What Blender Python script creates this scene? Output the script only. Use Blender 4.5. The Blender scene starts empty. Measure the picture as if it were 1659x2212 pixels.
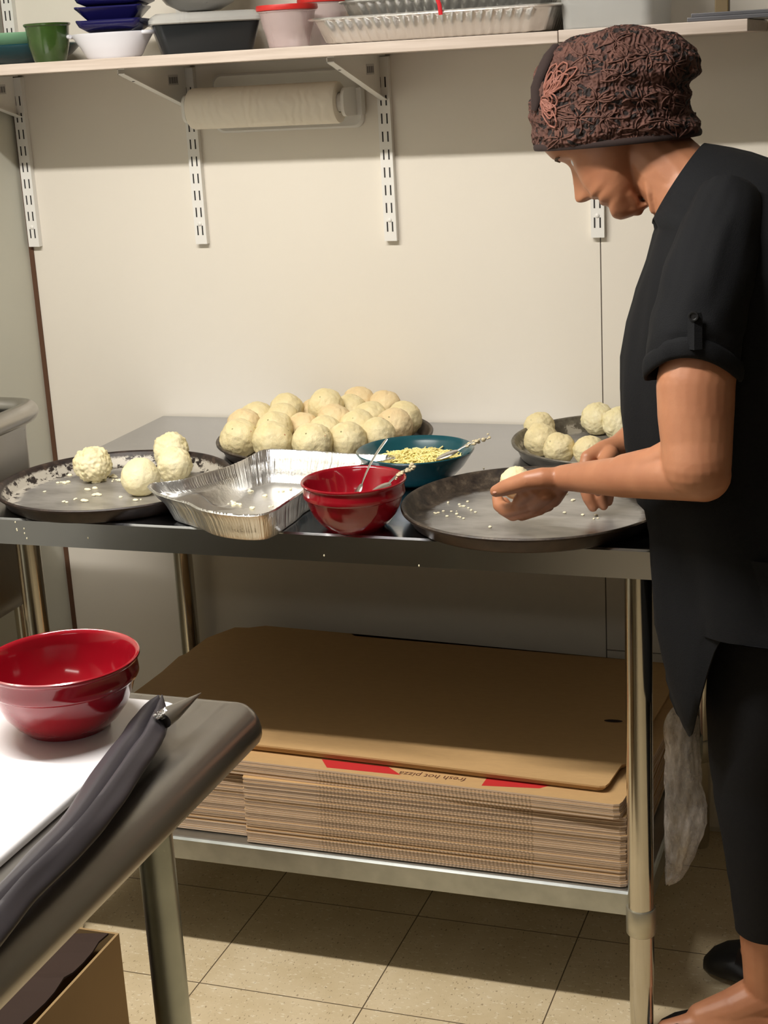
import bpy, bmesh, math, random
from mathutils import Vector, Matrix, noise
random.seed(7)
PI=math.pi
C=bpy.context.scene.collection
V=Vector
# ------------------------------------------------------------------ camera
CAM=V((1.81519,-2.89535,1.53414)); YAW,PIT,ROL,FPX=.34866,.27978,-.055724,3362.13
def cam_axes():
    cy,sy=math.cos(YAW),math.sin(YAW);cp,sp=math.cos(PIT),math.sin(PIT)
    f=V((-sy*cp,cy*cp,-sp)); r=V((cy,sy,0)); u=r.cross(f)
    cr,sr=math.cos(ROL),math.sin(ROL)
    return cr*r+sr*u, -sr*r+cr*u, f
RX,UX,FX=cam_axes()
def unp(px,py,axis,val):
    d=FX+RX*((px-829.5)/FPX)-UX*((py-1106)/FPX)
    return CAM+d*((val-CAM[axis])/d[axis])
def W(px,py,Y): return unp(px,py,1,Y)
def G(px,py,z): return unp(px,py,2,z)
def PR(p,rpx): return rpx*((p-CAM).dot(FX))/FPX
cam=bpy.data.cameras.new('camera'); co=bpy.data.objects.new('camera',cam); C.objects.link(co)
M=Matrix((RX,UX,-FX)).transposed().to_4x4(); M.translation=CAM; co.matrix_world=M
cam.sensor_fit='HORIZONTAL'; cam.sensor_width=36; cam.lens=36*FPX/1659; cam.clip_start=.05
bpy.context.scene.camera=co
# ------------------------------------------------------------------ materials
def S(r,g,b):
    f=lambda c:(c/255/12.92 if c/255<=.04045 else ((c/255+.055)/1.055)**2.4)
    return (f(r),f(g),f(b),1)
class NT:
    def __init__(s,name):
        s.m=bpy.data.materials.new(name); s.m.use_nodes=True; s.t=s.m.node_tree; s.b=s.t.nodes['Principled BSDF']
        s.tc=None
    def n(s,t,**k):
        x=s.t.nodes.new(t)
        for a,b in k.items():
            if a in x.inputs: x.inputs[a].default_value=b
            else: setattr(x,a,b)
        return x
    def l(s,a,b): s.t.links.new(a,b)
    def co(s,kind='Object'):
        if not s.tc: s.tc=s.n('ShaderNodeTexCoord')
        return s.tc.outputs[kind]
    def ramp(s,src,stops,interp='LINEAR'):
        r=s.n('ShaderNodeValToRGB'); r.color_ramp.interpolation=interp
        e=r.color_ramp.elements
        while len(e)<len(stops): e.new(.5)
        for x,(p,c) in zip(e,stops): x.position=p; x.color=c if len(c)==4 else (*c,1)
        s.l(src,r.inputs['Fac']); return r.outputs['Color']
    def mix(s,fac,a,b,mode='MIX'):
        x=s.n('ShaderNodeMix',data_type='RGBA',blend_type=mode)
        for i,v in ((0,fac),(6,a),(7,b)):
            if hasattr(v,'links') or hasattr(v,'is_linked'): s.l(v,x.inputs[i])
            else: x.inputs[i].default_value=v
        return x.outputs[2]
    def noise(s,scale,detail=3,rough=.5,vec=None,stretch=None):
        x=s.n('ShaderNodeTexNoise',Scale=scale,Detail=detail,Roughness=rough)
        v=vec or s.co()
        if stretch:
            m=s.n('ShaderNodeMapping'); m.inputs['Scale'].default_value=stretch; s.l(v,m.inputs['Vector']); v=m.outputs[0]
        s.l(v,x.inputs['Vector']); return x.outputs['Fac']
    def bump(s,h,strength=.3,dist=.002):
        x=s.n('ShaderNodeBump',Strength=strength,Distance=dist); s.l(h,x.inputs['Height']); s.l(x.outputs[0],s.b.inputs['Normal'])
    def base(s,c): 
        if hasattr(c,'is_linked'): s.l(c,s.b.inputs['Base Color'])
        else: s.b.inputs['Base Color'].default_value=c
    def set(s,**k):
        for a,b in k.items(): s.b.inputs[a.replace('_',' ')].default_value=b
def plain(name,c,rough=.5,metal=0,bump=0,bs=200,var=0,vs=8,coat=0,**k):
    t=NT(name); t.set(Roughness=rough,Metallic=metal)
    if coat: t.b.inputs['Coat Weight'].default_value=coat
    if var:
        n=t.noise(vs,4); a=tuple(x*(1-var) for x in c[:3])+(1,); b=tuple(min(1,x*(1+var)) for x in c[:3])+(1,)
        t.base(t.ramp(n,[(.3,a),(.7,b)]))
    else: t.base(c)
    if bump: t.bump(t.noise(bs,2),bump,.001)
    for a,b in k.items(): t.b.inputs[a.replace('_',' ')].default_value=b
    return t.m
MAT={}
MAT['white_panel']=plain('white_panel',S(232,225,212),.38,var=.02,vs=2,bump=.04,bs=60)
MAT['left_wall']=plain('left_wall',S(205,204,190),.5,var=.03,vs=3)
MAT['paint']=plain('paint_wall',S(214,208,192),.6,var=.03,vs=3)
MAT['grey_wall']=plain('grey_wall',S(70,66,60),.7,var=.05)
MAT['ceiling']=plain('ceiling',S(170,166,156),.8,bump=.2,bs=90)
MAT['gap']=plain('brown_caulk',S(92,62,42),.8)
MAT['seam']=plain('grey_seam',S(120,112,104),.8)
MAT['white_metal']=plain('white_enamel',S(236,234,228),.35)
MAT['slot']=plain('slot_dark',S(45,42,42),.8)
MAT['white_plastic']=plain('white_plastic',S(232,230,224),.4)
MAT['chrome']=plain('bright_steel',S(200,196,186),.16,1,var=.06,vs=6)
MAT['galv']=plain('galvanised',S(178,182,180),.38,1,var=.12,vs=25,bump=.06,bs=60)
MAT['galv_leg']=plain('galvanised_leg',S(172,178,172),.3,1,var=.15,vs=12,bump=.05,bs=60)
MAT['alu']=plain('cast_collar',S(186,182,166),.42,.85,var=.1,vs=30)
def steel(name,c,r,stretch):
    t=NT(name); t.set(Metallic=1,Roughness=r)
    n=t.noise(6,4,stretch=stretch); n2=t.noise(3.5,5)
    t.base(t.ramp(n2,[(.3,tuple(x*.88 for x in c[:3])),(.7,c[:3])]))
    rr=t.n('ShaderNodeMapRange'); rr.inputs[3].default_value=r*.75; rr.inputs[4].default_value=r*1.35
    t.l(n,rr.inputs[0]); t.l(rr.outputs[0],t.b.inputs['Roughness'])
    n3=t.noise(40,2,stretch=stretch); t.bump(n3,.05,.001)
    return t.m
MAT['steel_top']=steel('steel_top',S(184,186,192),.17,(1,12,1))
MAT['steel_roll']=steel('steel_roll',S(176,172,166),.3,(14,.7,14))
MAT['steel_sink']=steel('steel_sink',S(188,185,180),.3,(1,8,8))
def panmat(name,wear,dk=(S(26,19,17),S(48,36,31),S(82,66,55)),rimd=True):
    # bare metal base, dark baked-on seasoning on the wall and rim, flaked with wear
    t=NT(name); g=t.n('ShaderNodeNewGeometry'); sp=t.n('ShaderNodeSeparateXYZ'); t.l(t.co(),sp.inputs[0])
    rz=.0275 if name=='pan_worn' else .0275
    ln=t.n('ShaderNodeVectorMath',operation='LENGTH'); cx=t.n('ShaderNodeCombineXYZ'); t.l(sp.outputs[0],cx.inputs[0]); t.l(sp.outputs[1],cx.inputs[1]); t.l(cx.outputs[0],ln.inputs[0])
    n=t.noise(48,7,.7,stretch=(1,1,1.2)); n2=t.noise(7,4,.6,stretch=(1,2.5,1))
    floor=t.ramp(n2,[(.3,S(128,124,120)),(.5,S(166,163,159)),(.72,S(190,188,184))])
    dark=t.ramp(n,[(.35,dk[0]),(.55,dk[1]),(.7,dk[2])])
    pale=S(176,170,158)
    wallc=t.mix(t.ramp(n,[(wear,(0,0,0)),(wear+.03,(1,1,1))]),dark,pale)
    ad=t.n('ShaderNodeMath',operation='MULTIPLY_ADD'); t.l(n,ad.inputs[0]); ad.inputs[1].default_value=.03; t.l(ln.outputs['Value'],ad.inputs[2])
    fac=t.ramp(ad.outputs[0],[(.176,(0,0,0)),(.188,(1,1,1))])
    # rim always darker
    ad2=t.n('ShaderNodeMath',operation='MULTIPLY_ADD'); t.l(n,ad2.inputs[0]); ad2.inputs[1].default_value=.022; t.l(sp.outputs[2],ad2.inputs[2])
    rimf=t.ramp(ad2.outputs[0],[(rz,(0,0,0)),(rz+.002,(1,1,1))])
    side=t.mix(rimf,wallc,dark)
    t.base(t.mix(fac,floor,side))
    t.set(Metallic=.55,Roughness=.4); 
    mt=t.ramp(fac,[(0,(.6,)*3),(1,(.12 if name!='pan_grey' else .5,)*3)]); t.l(mt,t.b.inputs['Metallic']); rr=t.ramp(fac,[(0,(.33,)*3),(1,(.5,)*3)]); t.l(rr,t.b.inputs['Roughness'])
    t.bump(n,.25,.001); return t.m
MAT['pan_outer']=plain('pan_outer',S(54,43,36),.42,.4,var=.45,vs=30,bump=.2,bs=80)
MAT['pan_outer_grey']=plain('pan_outer_grey',S(120,116,108),.4,.7,var=.3,vs=25,bump=.1)
MAT['pan_worn']=panmat('pan_worn',.45)
MAT['pan_dark']=panmat('pan_dark',.66,(S(38,32,28),S(72,62,52),S(110,98,82)))
MAT['pan_grey']=panmat('pan_grey',.5,(S(84,78,68),S(112,106,94),S(140,134,120)))
def doughmat(name,c1,c2,spots):
    t=NT(name); n=t.noise(22,5); 
    oi=t.n('ShaderNodeObjectInfo')
    base=t.ramp(n,[(.3,c1),(.65,c2)])
    if spots:
        v=t.n('ShaderNodeTexVoronoi',Scale=95.0); t.l(t.co(),v.inputs['Vector'])
        m=t.ramp(v.outputs['Distance'],[(.12,(1,1,1)),(.2,(0,0,0))])
        r=t.n('ShaderNodeSeparateColor'); t.l(v.outputs['Color'],r.inputs[0])
        sel=t.ramp(r.outputs[0],[(.9,(0,0,0)),(.91,(1,1,1))])
        col=t.ramp(r.outputs[1],[(.5,S(112,112,66)),(.55,S(196,118,84))],'CONSTANT')
        mm=t.n('ShaderNodeMath',operation='MULTIPLY'); t.l(m,mm.inputs[0]); t.l(sel,mm.inputs[1])
        mk=t.n('ShaderNodeMath',operation='MULTIPLY'); t.l(mm.outputs[0],mk.inputs[0]); mk.inputs[1].default_value=.8
        base=t.mix(mk.outputs[0],base,col)
    t.base(base); t.set(Roughness=.62)
    t.b.inputs['Subsurface Weight'].default_value=.12; t.b.inputs['Subsurface Radius'].default_value=(.01,.007,.004); 
    t.bump(t.noise(110,6,.75),.8,.0025); return t.m
MAT['dough']=doughmat('potato_dough',S(226,208,154),S(238,224,180),True)
MAT['dough_b']=doughmat('potato_dough_tan',S(228,200,150),S(238,218,174),True)
MAT['dough_w']=doughmat('cheese_dough',S(234,220,166),S(242,232,194),False)
MAT['cheese']=plain('shredded_cheese',S(240,226,150),.5,var=.06,vs=40)
MAT['crumb']=plain('crumb',S(240,232,200),.6)
MAT['red_glaze']=plain('red_glaze',S(142,16,30),.12,var=.12,vs=14,coat=.5)
MAT['teal_glaze']=plain('teal_glaze',S(20,72,82),.2,var=.08,coat=.3)
MAT['green_glaze']=plain('green_glaze',S(52,76,32),.18,var=.18,vs=30,coat=.4)
MAT['seafoam']=plain('seafoam_glaze',S(130,176,140),.3,var=.05)
MAT['darkteal']=plain('dark_teal',S(18,62,70),.25)
MAT['navy']=plain('navy_glaze',S(24,22,78),.22,var=.1)
MAT['white_ceramic']=plain('white_ceramic',S(226,226,232),.25)
MAT['black_plastic']=plain('black_plastic',S(26,30,32),.28)
MAT['spoon']=plain('spoon_metal',S(205,203,198),.28,1,var=.1,vs=60)
MAT['batter']=plain('dried_batter',S(205,192,158),.7,bump=.5,bs=200)
def foil():
    t=NT('foil'); t.set(Metallic=1,Roughness=.33); t.base(S(232,231,228)); t.bump(t.noise(90,3,.6),.35,.002); return t.m
MAT['foil']=foil()
def clear(name,c,alpha,rough=.25):
    t=NT(name); t.base(c); t.set(Roughness=rough,Alpha=alpha); return t.m
MAT['clear_lid']=clear('frosted_lid',S(216,216,212),.55)
MAT['clear_tub']=clear('translucent_tub',S(216,196,194),.38)
MAT['tote']=clear('translucent_tote',S(212,212,208),.42,.35)
MAT['red_plastic']=plain('red_plastic',S(196,44,40),.35)
MAT['red_ribbon']=plain('red_ribbon',S(205,25,38),.5)
MAT['brown_wood']=plain('brown_bar',S(110,92,60),.5)
MAT['grey_metal']=plain('grey_metal',S(120,120,124),.35,.8,var=.1)
MAT['cut_board']=plain('white_board',S(238,236,238),.32,var=.01)
def shelfmat():
    t=NT('shelf_laminate'); n=t.noise(5,4,.6,stretch=(1.2,30,30)); t.base(t.ramp(n,[(.3,S(188,172,158)),(.7,S(210,196,184))])); t.set(Roughness=.45); return t.m
MAT['shelf']=shelfmat()
def paper():
    t=NT('paper_towel'); w=t.n('ShaderNodeTexWave',Scale=16.0,Distortion=9.0,Detail=2.0); w.inputs['Detail Scale'].default_value=1.2; t.l(t.co(),w.inputs['Vector'])
    t.base(S(240,232,216)); t.set(Roughness=.85); t.bump(w.outputs['Fac'],.35,.002); return t.m
MAT['paper']=paper()
def cardmat(name,c,edge):
    t=NT(name); n=t.noise(160,3,.6,stretch=(.3,1,1)); oi=t.n('ShaderNodeObjectInfo')
    a=t.ramp(n,[(.3,tuple(x*.93 for x in c[:3])),(.7,c[:3])])
    if edge:
        r=t.ramp(oi.outputs['Random'],[(0,(.5,.47,.45)),(.3,(.88,.86,.84)),(1,(1.08,1.06,1.05))])
        a=t.mix(1.0,a,r,'MULTIPLY')
        wv=t.n('ShaderNodeTexWave',Scale=48.0,Distortion=0.0); t.l(t.co(),wv.inputs['Vector'])
        sp=t.n('ShaderNodeSeparateXYZ'); t.l(t.co(),sp.inputs[0])
        zone=t.ramp(sp.outputs[0],[(.86,(0,0,0)),(.87,(1,1,1))]); z2=t.n('ShaderNodeMath',operation='LESS_THAN'); t.l(sp.outputs[0],z2.inputs[0]); z2.inputs[1].default_value=1.24
        mz=t.n('ShaderNodeMath',operation='MULTIPLY'); t.l(zone,mz.inputs[0]); t.l(z2.outputs[0],mz.inputs[1])
        wr=t.ramp(wv.outputs['Fac'],[(.35,(.68,.66,.62)),(.6,(1.06,1.05,1.03))]); a=t.mix(mz.outputs[0],a,t.mix(1.0,a,wr,'MULTIPLY'))
    t.base(a); t.set(Roughness=.75); t.bump(n,.15,.001); return t.m
MAT['card']=cardmat('cardboard_kraft',S(196,158,108),False)
MAT['card_edge']=cardmat('cardboard_edge',S(204,180,156),True)
MAT['card_in']=cardmat('cardboard_core',S(120,92,64),False)
MAT['box_card']=plain('box_cardboard',S(150,122,82),.8,var=.05)
MAT['box_in']=plain('box_inner',S(48,30,20),.85,var=.1)
MAT['print_red']=plain('printed_red',S(192,44,44),.6)
MAT['print_brown']=plain('printed_brown',S(96,58,42),.7)
def floormat():
    t=NT('vinyl_tile'); sp=t.n('ShaderNodeSeparateXYZ'); t.l(t.co(),sp.inputs[0])
    def line(out,off):
        a=t.n('ShaderNodeMath',operation='ADD'); t.l(out,a.inputs[0]); a.inputs[1].default_value=off+30*.305
        m=t.n('ShaderNodeMath',operation='MODULO'); t.l(a.outputs[0],m.inputs[0]); m.inputs[1].default_value=.305
        d=t.n('ShaderNodeMath',operation='SUBTRACT'); t.l(m.outputs[0],d.inputs[0]); d.inputs[1].default_value=.1525
        b=t.n('ShaderNodeMath',operation='ABSOLUTE'); t.l(d.outputs[0],b.inputs[0])
        g=t.n('ShaderNodeMath',operation='GREATER_THAN'); t.l(b.outputs[0],g.inputs[0]); g.inputs[1].default_value=.1525-.0011; return g.outputs[0]
    g1=line(sp.outputs[0],-.034); g2=line(sp.outputs[1],.4525)
    mx=t.n('ShaderNodeMath',operation='MAXIMUM'); t.l(g1,mx.inputs[0]); t.l(g2,mx.inputs[1])
    n=t.noise(9,5,.6); v=t.noise(115,3,.6,stretch=(.7,1.3,1)); v2=t.noise(190,2,.5,stretch=(1.2,.6,1))
    c=t.ramp(n,[(.3,S(206,186,148)),(.7,S(222,204,170))])
    c=t.mix(t.ramp(v,[(.60,(0,0,0)),(.65,(.6,.6,.6))]),c,S(240,230,208))
    c=t.mix(t.ramp(v2,[(.65,(0,0,0)),(.68,(.6,.6,.6))]),c,S(124,98,66))
    c=t.mix(mx.outputs[0],c,S(96,80,60))
    t.base(c); t.set(Roughness=.42); t.bump(n,.05,.002); return t.m
MAT['floor']=floormat()
def skinmat():
    t=NT('skin'); n=t.noise(14,4); n2=t.noise(300,2)
    t.base(t.ramp(n,[(.3,S(164,108,78)),(.7,S(184,127,93))])); t.set(Roughness=.45)
    t.b.inputs['Subsurface Weight'].default_value=.12; t.b.inputs['Subsurface Radius'].default_value=(.012,.005,.003)
    t.bump(n2,.12,.0008); return t.m
MAT['skin']=skinmat()
def cloth(name,c,rough=.85,sc=900):
    t=NT(name); t.base(c); t.set(Roughness=rough); t.b.inputs['Specular IOR Level'].default_value=.25
    n=t.noise(sc,1); n2=t.noise(14,3); a=t.n('ShaderNodeMath',operation='ADD'); t.l(n,a.inputs[0]); t.l(n2,a.inputs[1]); t.bump(a.outputs[0],.2,.004); return t.m
MAT['black_cloth']=cloth('black_blouse',S(15,16,19))
MAT['black_knit']=cloth('black_leggings',S(14,14,17))
MAT['shoe']=plain('black_shoe',S(16,16,18),.5)
def hatmat():
    t=NT('crochet_lace')
    v=t.n('ShaderNodeTexVoronoi',Scale=84.0,Randomness=.75); mp=t.n('ShaderNodeMapping'); mp.inputs['Scale'].default_value=(.75,.75,1.3)
    nz=t.n('ShaderNodeTexNoise',Scale=22.0,Detail=2.0); t.l(t.co(),nz.inputs['Vector'])
    ad=t.n('ShaderNodeMix',data_type='VECTOR'); ad.inputs[0].default_value=.06; t.l(t.co(),ad.inputs[4]); t.l(nz.outputs['Color'],ad.inputs[5]); t.l(ad.outputs[1],mp.inputs['Vector']); t.l(mp.outputs[0],v.inputs['Vector'])
    big=t.noise(17,3,.55)
    holes=t.ramp(v.outputs['Distance'],[(.37,(1,1,1)),(.46,(0,0,0))])
    area=t.ramp(big,[(.40,(0,0,0)),(.47,(1,1,1))])
    mm=t.n('ShaderNodeMath',operation='MULTIPLY'); t.l(holes,mm.inputs[0]); t.l(area,mm.inputs[1])
    n=t.noise(60,4)
    c=t.ramp(n,[(.3,S(76,48,41)),(.7,S(100,65,54))])
    c=t.mix(mm.outputs[0],c,S(30,20,18)); t.base(c); t.set(Roughness=.85)
    w=t.n('ShaderNodeTexWave',Scale=42.0,Distortion=14.0,Detail=2.0); t.l(t.co(),w.inputs['Vector'])
    inv=t.n('ShaderNodeMath',operation='MULTIPLY_ADD'); t.l(mm.outputs[0],inv.inputs[0]); inv.inputs[1].default_value=-1.6; t.l(w.outputs['Fac'],inv.inputs[2])
    t.bump(inv.outputs[0],.7,.003); return t.m
MAT['hat']=hatmat()
MAT['hat_cord']=plain('cord_rust',S(136,86,72),.7)
MAT['hat_yarn']=plain('yarn_brown',S(92,60,50),.85,var=.15,vs=60)
MAT['hat_band']=plain('dark_ribbon',S(42,28,25),.9,bump=.3)
MAT['brow']=plain('grey_brown_brow',S(92,78,66),.9)
MAT['nail']=plain('nail',S(214,160,138),.3)
def filmmat():
    t=NT('plastic_film'); n=t.noise(30,6,.65,stretch=(1,1,.45)); t.base(S(206,196,186)); t.set(Roughness=.25)
    t.l(t.ramp(n,[(.38,(.25,)*3),(.55,(.5,)*3),(.66,(.85,)*3)]),t.b.inputs['Alpha']); t.bump(n,.8,.01); return t.m
MAT['film']=filmmat()
def blacksheet():
    t=NT('dark_grey_plastic'); t.base(S(58,54,58)); t.set(Roughness=.42); t.bump(t.noise(5,3,stretch=(6,1,1)),.2,.004); return t.m
MAT['black_sheet']=blacksheet()
MAT['label']=plain('sticker_grey',S(196,194,190),.5); MAT['label_ink']=plain('sticker_ink',S(96,94,96),.6)
def emis(name,c,s):
    t=NT(name); t.base(c); t.b.inputs['Emission Color'].default_value=c; t.b.inputs['Emission Strength'].default_value=s; return t.m
# ------------------------------------------------------------------ mesh helpers
class MB:
    def __init__(s): s.v=[]; s.f=[]; s.mi=[]
    def add(s,vs,fs,mi=0):
        o=len(s.v); s.v+= [tuple(x) for x in vs]; s.f+=[tuple(i+o for i in f) for f in fs]; s.mi+=[mi]*len(fs); return s
    def box(s,a,b,mi=0):
        x0,y0,z0=a;x1,y1,z1=b
        return s.add([(x0,y0,z0),(x1,y0,z0),(x1,y1,z0),(x0,y1,z0),(x0,y0,z1),(x1,y0,z1),(x1,y1,z1),(x0,y1,z1)],
          [(3,2,1,0),(4,5,6,7),(0,1,5,4),(1,2,6,5),(2,3,7,6),(3,0,4,7)],mi)
    def rings(s,R,closed=True,cap0=True,cap1=True,mi=0,ringclosed=True):
        n=len(R[0]); vs=[p for r in R for p in r]; fs=[]
        m=n if ringclosed else n-1
        for i in range(len(R)-1):
            for j in range(m):
                k=(j+1)%n; fs.append((i*n+j,i*n+k,(i+1)*n+k,(i+1)*n+j))
        if cap0: fs.append(tuple(reversed(range(n))))
        if cap1: fs.append(tuple((len(R)-1)*n+j for j in range(n)))
        return s.add(vs,fs,mi)
    def lathe(s,prof,c=(0,0,0),n=64,mi=0,sx=1,sy=1,rot=0,fr=None):
        R=[]
        for r,z in prof:
            ring=[]
            for j in range(n):
                a=2*PI*j/n+rot; k=fr(a) if fr else 1
                ring.append((c[0]+r*k*sx*math.cos(a),c[1]+r*k*sy*math.sin(a),c[2]+z))
            R.append(ring)
        return s.rings(R,cap0=True,cap1=True,mi=mi)
    def tube(s,path,rad,n=12,mi=0,cap=True,flat=None):
        P=[V(p) for p in path]; m=len(P)
        if not hasattr(rad,'__len__'): rad=[rad]*m
        R=[]; nrm=None
        for i in range(m):
            t=(P[min(i+1,m-1)]-P[max(i-1,0)]).normalized()
            if nrm is None:
                nrm=t.cross(V((0,0,1)));
                if nrm.length<.2: nrm=t.cross(V((0,1,0)))
                nrm.normalize()
            nrm=(nrm-t*nrm.dot(t)).normalized(); b=t.cross(nrm)
            fl=flat or 1
            R.append([P[i]+rad[i]*(nrm*math.cos(2*PI*j/n)+b*fl*math.sin(2*PI*j/n)) for j in range(n)])
        return s.rings(R,cap0=cap,cap1=cap,mi=mi)
    def sphere(s,c,r,n=16,m=10,mi=0,sc=(1,1,1),R=None):
        vs=[];fs=[]
        for i in range(m+1):
            th=PI*i/m
            for j in range(n):
                a=2*PI*j/n; p=V((math.sin(th)*math.cos(a)*sc[0],math.sin(th)*math.sin(a)*sc[1],math.cos(th)*sc[2]))*r
                if R: p=R@p
                vs.append(V(c)+p)
        for i in range(m):
            for j in range(n):
                k=(j+1)%n; fs.append((i*n+j,(i+1)*n+j,(i+1)*n+k,i*n+k))
        return s.add(vs,fs,mi)
    def chain(s,pts,n=16):
        for i,(p,r) in enumerate(pts):
            s.sphere(p,r,n,10)
            if i+1<len(pts):
                q,r2=pts[i+1]; s.tube([p,q],[r,r2],n)
    def xf(s,Mx):
        s.v=[tuple(Mx@V(p)) for p in s.v]; return s
    def build(s,name,mats,parent=None,smooth=True,angle=40,bevel=0,loc=None):
        me=bpy.data.meshes.new(name); me.from_pydata(s.v,[],s.f)
        if not isinstance(mats,(list,tuple)): mats=[mats]
        for m in mats: me.materials.append(MAT[m] if isinstance(m,str) else m)
        me.polygons.foreach_set('material_index',s.mi)
        bm=bmesh.new(); bm.from_mesh(me); bmesh.ops.remove_doubles(bm,verts=bm.verts,dist=1e-6)
        bmesh.ops.recalc_face_normals(bm,faces=bm.faces)
        if bevel: 
            ed=[e for e in bm.edges if len(e.link_faces)==2 and e.calc_face_angle(0)>math.radians(35)]
            bmesh.ops.bevel(bm,geom=ed,offset=bevel,segments=2,profile=.5,affect='EDGES')
        if smooth:
            for f in bm.faces: f.smooth=True
            for e in bm.edges:
                if len(e.link_faces)==2 and e.calc_face_angle(0)>math.radians(angle): e.smooth=False
        bm.to_mesh(me); bm.free()
        o=bpy.data.objects.new(name,me); C.objects.link(o)
        if parent: 
            o.parent=parent; o.matrix_parent_inverse=Matrix.Identity(4)
            off=parent.matrix_world.translation if False else V(parent.location)
            pp=parent.parent
            while pp: off=off+V(pp.location); pp=pp.parent
            if not loc:
                me.transform(Matrix.Translation(-off))
        elif loc is not None:
            o.location=loc; me.transform(Matrix.Translation(-V(loc)))
        return o
def tag(o,label=None,cat=None,group=None,kind=None):
    if label: o['label']=label
    if cat: o['category']=cat
    if group: o['group']=group
    if kind: o['kind']=kind
    return o
def empty(name,loc,label,cat,group=None):
    o=bpy.data.objects.new(name,None); C.objects.link(o); o.location=loc; o.empty_display_size=.05
    return tag(o,label,cat,group)
def copy_tree(o,parent=None):
    c=o.copy(); C.objects.link(c)
    if parent: c.parent=parent
    for ch in [x for x in bpy.data.objects if x.parent==o]: copy_tree(ch,c)
    return c
def struct(o): o['kind']='structure'; return o
def rrect(x0,y0,x1,y1,r,n=8):
    P=[]
    for cx,cy,a0 in ((x1-r,y1-r,0),(x0+r,y1-r,PI/2),(x0+r,y0+r,PI),(x1-r,y0+r,1.5*PI)):
        for i in range(n+1):
            a=a0+PI/2*i/n; P.append((cx+r*math.cos(a),cy+r*math.sin(a)))
    return P
def catmull(P,k=8,closed=True):
    out=[];n=len(P)
    for i in range(n if closed else n-1):
        p0,p1,p2,p3=(P[(i-1)%n],P[i],P[(i+1)%n],P[(i+2)%n]) if closed else (P[max(i-1,0)],P[i],P[i+1],P[min(i+2,n-1)])
        for j in range(k):
            t=j/k; out.append(.5*((2*p1)+(p2-p0)*t+(2*p0-5*p1+4*p2-p3)*t*t+(3*p1-p0-3*p2+p3)*t**3))
    if not closed: out.append(P[-1])
    return out
ZT=.843
# ------------------------------------------------------------------ setting
XL,XR,YF,ZC=0.0,3.6,-5.2,2.38
o=MB().box((XL-.1,YF,-.06),(XR,0.1,0)).build('floor','floor',smooth=False); struct(o)
o=MB().box((XL-.1,YF,ZC),(XR,.1,ZC+.06)).build('ceiling','ceiling',smooth=False); struct(o)
o=MB().box((XL-.1,0.004,0),(XR,.1,ZC)).build('wall_back','paint',smooth=False); struct(o)
o=MB().box((XL-.1,YF,0),(XL-.004,.004,ZC)).build('wall_left','left_wall',smooth=False); struct(o)
o=MB().box((XR,YF,0),(XR+.1,.1,ZC)).build('wall_right','grey_wall',smooth=False); struct(o)
o=MB().box((XL-.1,YF-.1,0),(XR,YF,ZC)).build('wall_front','grey_wall',smooth=False); struct(o)
zs=W(1315,1403,0).z
for k,(a,b) in enumerate(((.006,1.2205),(1.2228,2.44))):
    o=MB().box((a,0,zs if k else .012),(b,.0045,ZC-.01)).build('wall_panel','white_panel',smooth=False); struct(o)
o=MB().box((1.2228,0,.012),(2.44,.0045,zs-.0025)).build('wall_panel','white_panel',smooth=False); struct(o)
o=MB().box((1.2200,.0022,.012),(1.2232,.0046,ZC-.01)).box((1.2228,.0022,zs-.003),(2.44,.0046,zs+.0005)).build('trim_1','seam',smooth=False); struct(o)
o=MB().box((-.004,-.003,0),(.0062,.0046,ZC)).build('trim_2','gap',smooth=False); struct(o)
# ceiling lights: the tube over the aisle, then an added fill light
def fixture(x,y,l,w,power,col,label):
    t=empty('ceiling_light',(x,y,ZC),label,'ceiling light','tube lights on the ceiling')
    MB().box((x-l/2,y-w/2,ZC-.05),(x+l/2,y+w/2,ZC)).build('housing','white_metal',t,smooth=False)
    n=8; R=[]
    MB().box((x-l/2+.01,y-w/2+.01,ZC-.085),(x+l/2-.01,y+w/2-.01,ZC-.05)).build('diffuser',emis('tube_diffuser',col,3),t,smooth=False,bevel=.01)
    L=bpy.data.lights.new('tube_lamp','AREA'); L.shape='RECTANGLE'; L.size=l-.04; L.size_y=w-.03; L.energy=power; L.color=col[:3]
    lo=bpy.data.objects.new('tube_lamp',L); C.objects.link(lo); lo.parent=t; lo.location=(0,0,-.092)
    return t
WARM=(1,.955,.895,1)
fixture(.62,-1.47,1.2,.09,49,WARM,'long tube light on the ceiling over the aisle between the tables')
fixture(1.6,-4.0,1.2,.25,4,WARM,'unseen wide fill light added on the ceiling behind the photographer')  # added weak fill lamp, out of view, to lift the shadows
w=bpy.data.worlds.new('world'); bpy.context.scene.world=w; w.use_nodes=True
w.node_tree.nodes['Background'].inputs[0].default_value=(.9,.95,1,1); w.node_tree.nodes['Background'].inputs[1].default_value=.01
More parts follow.
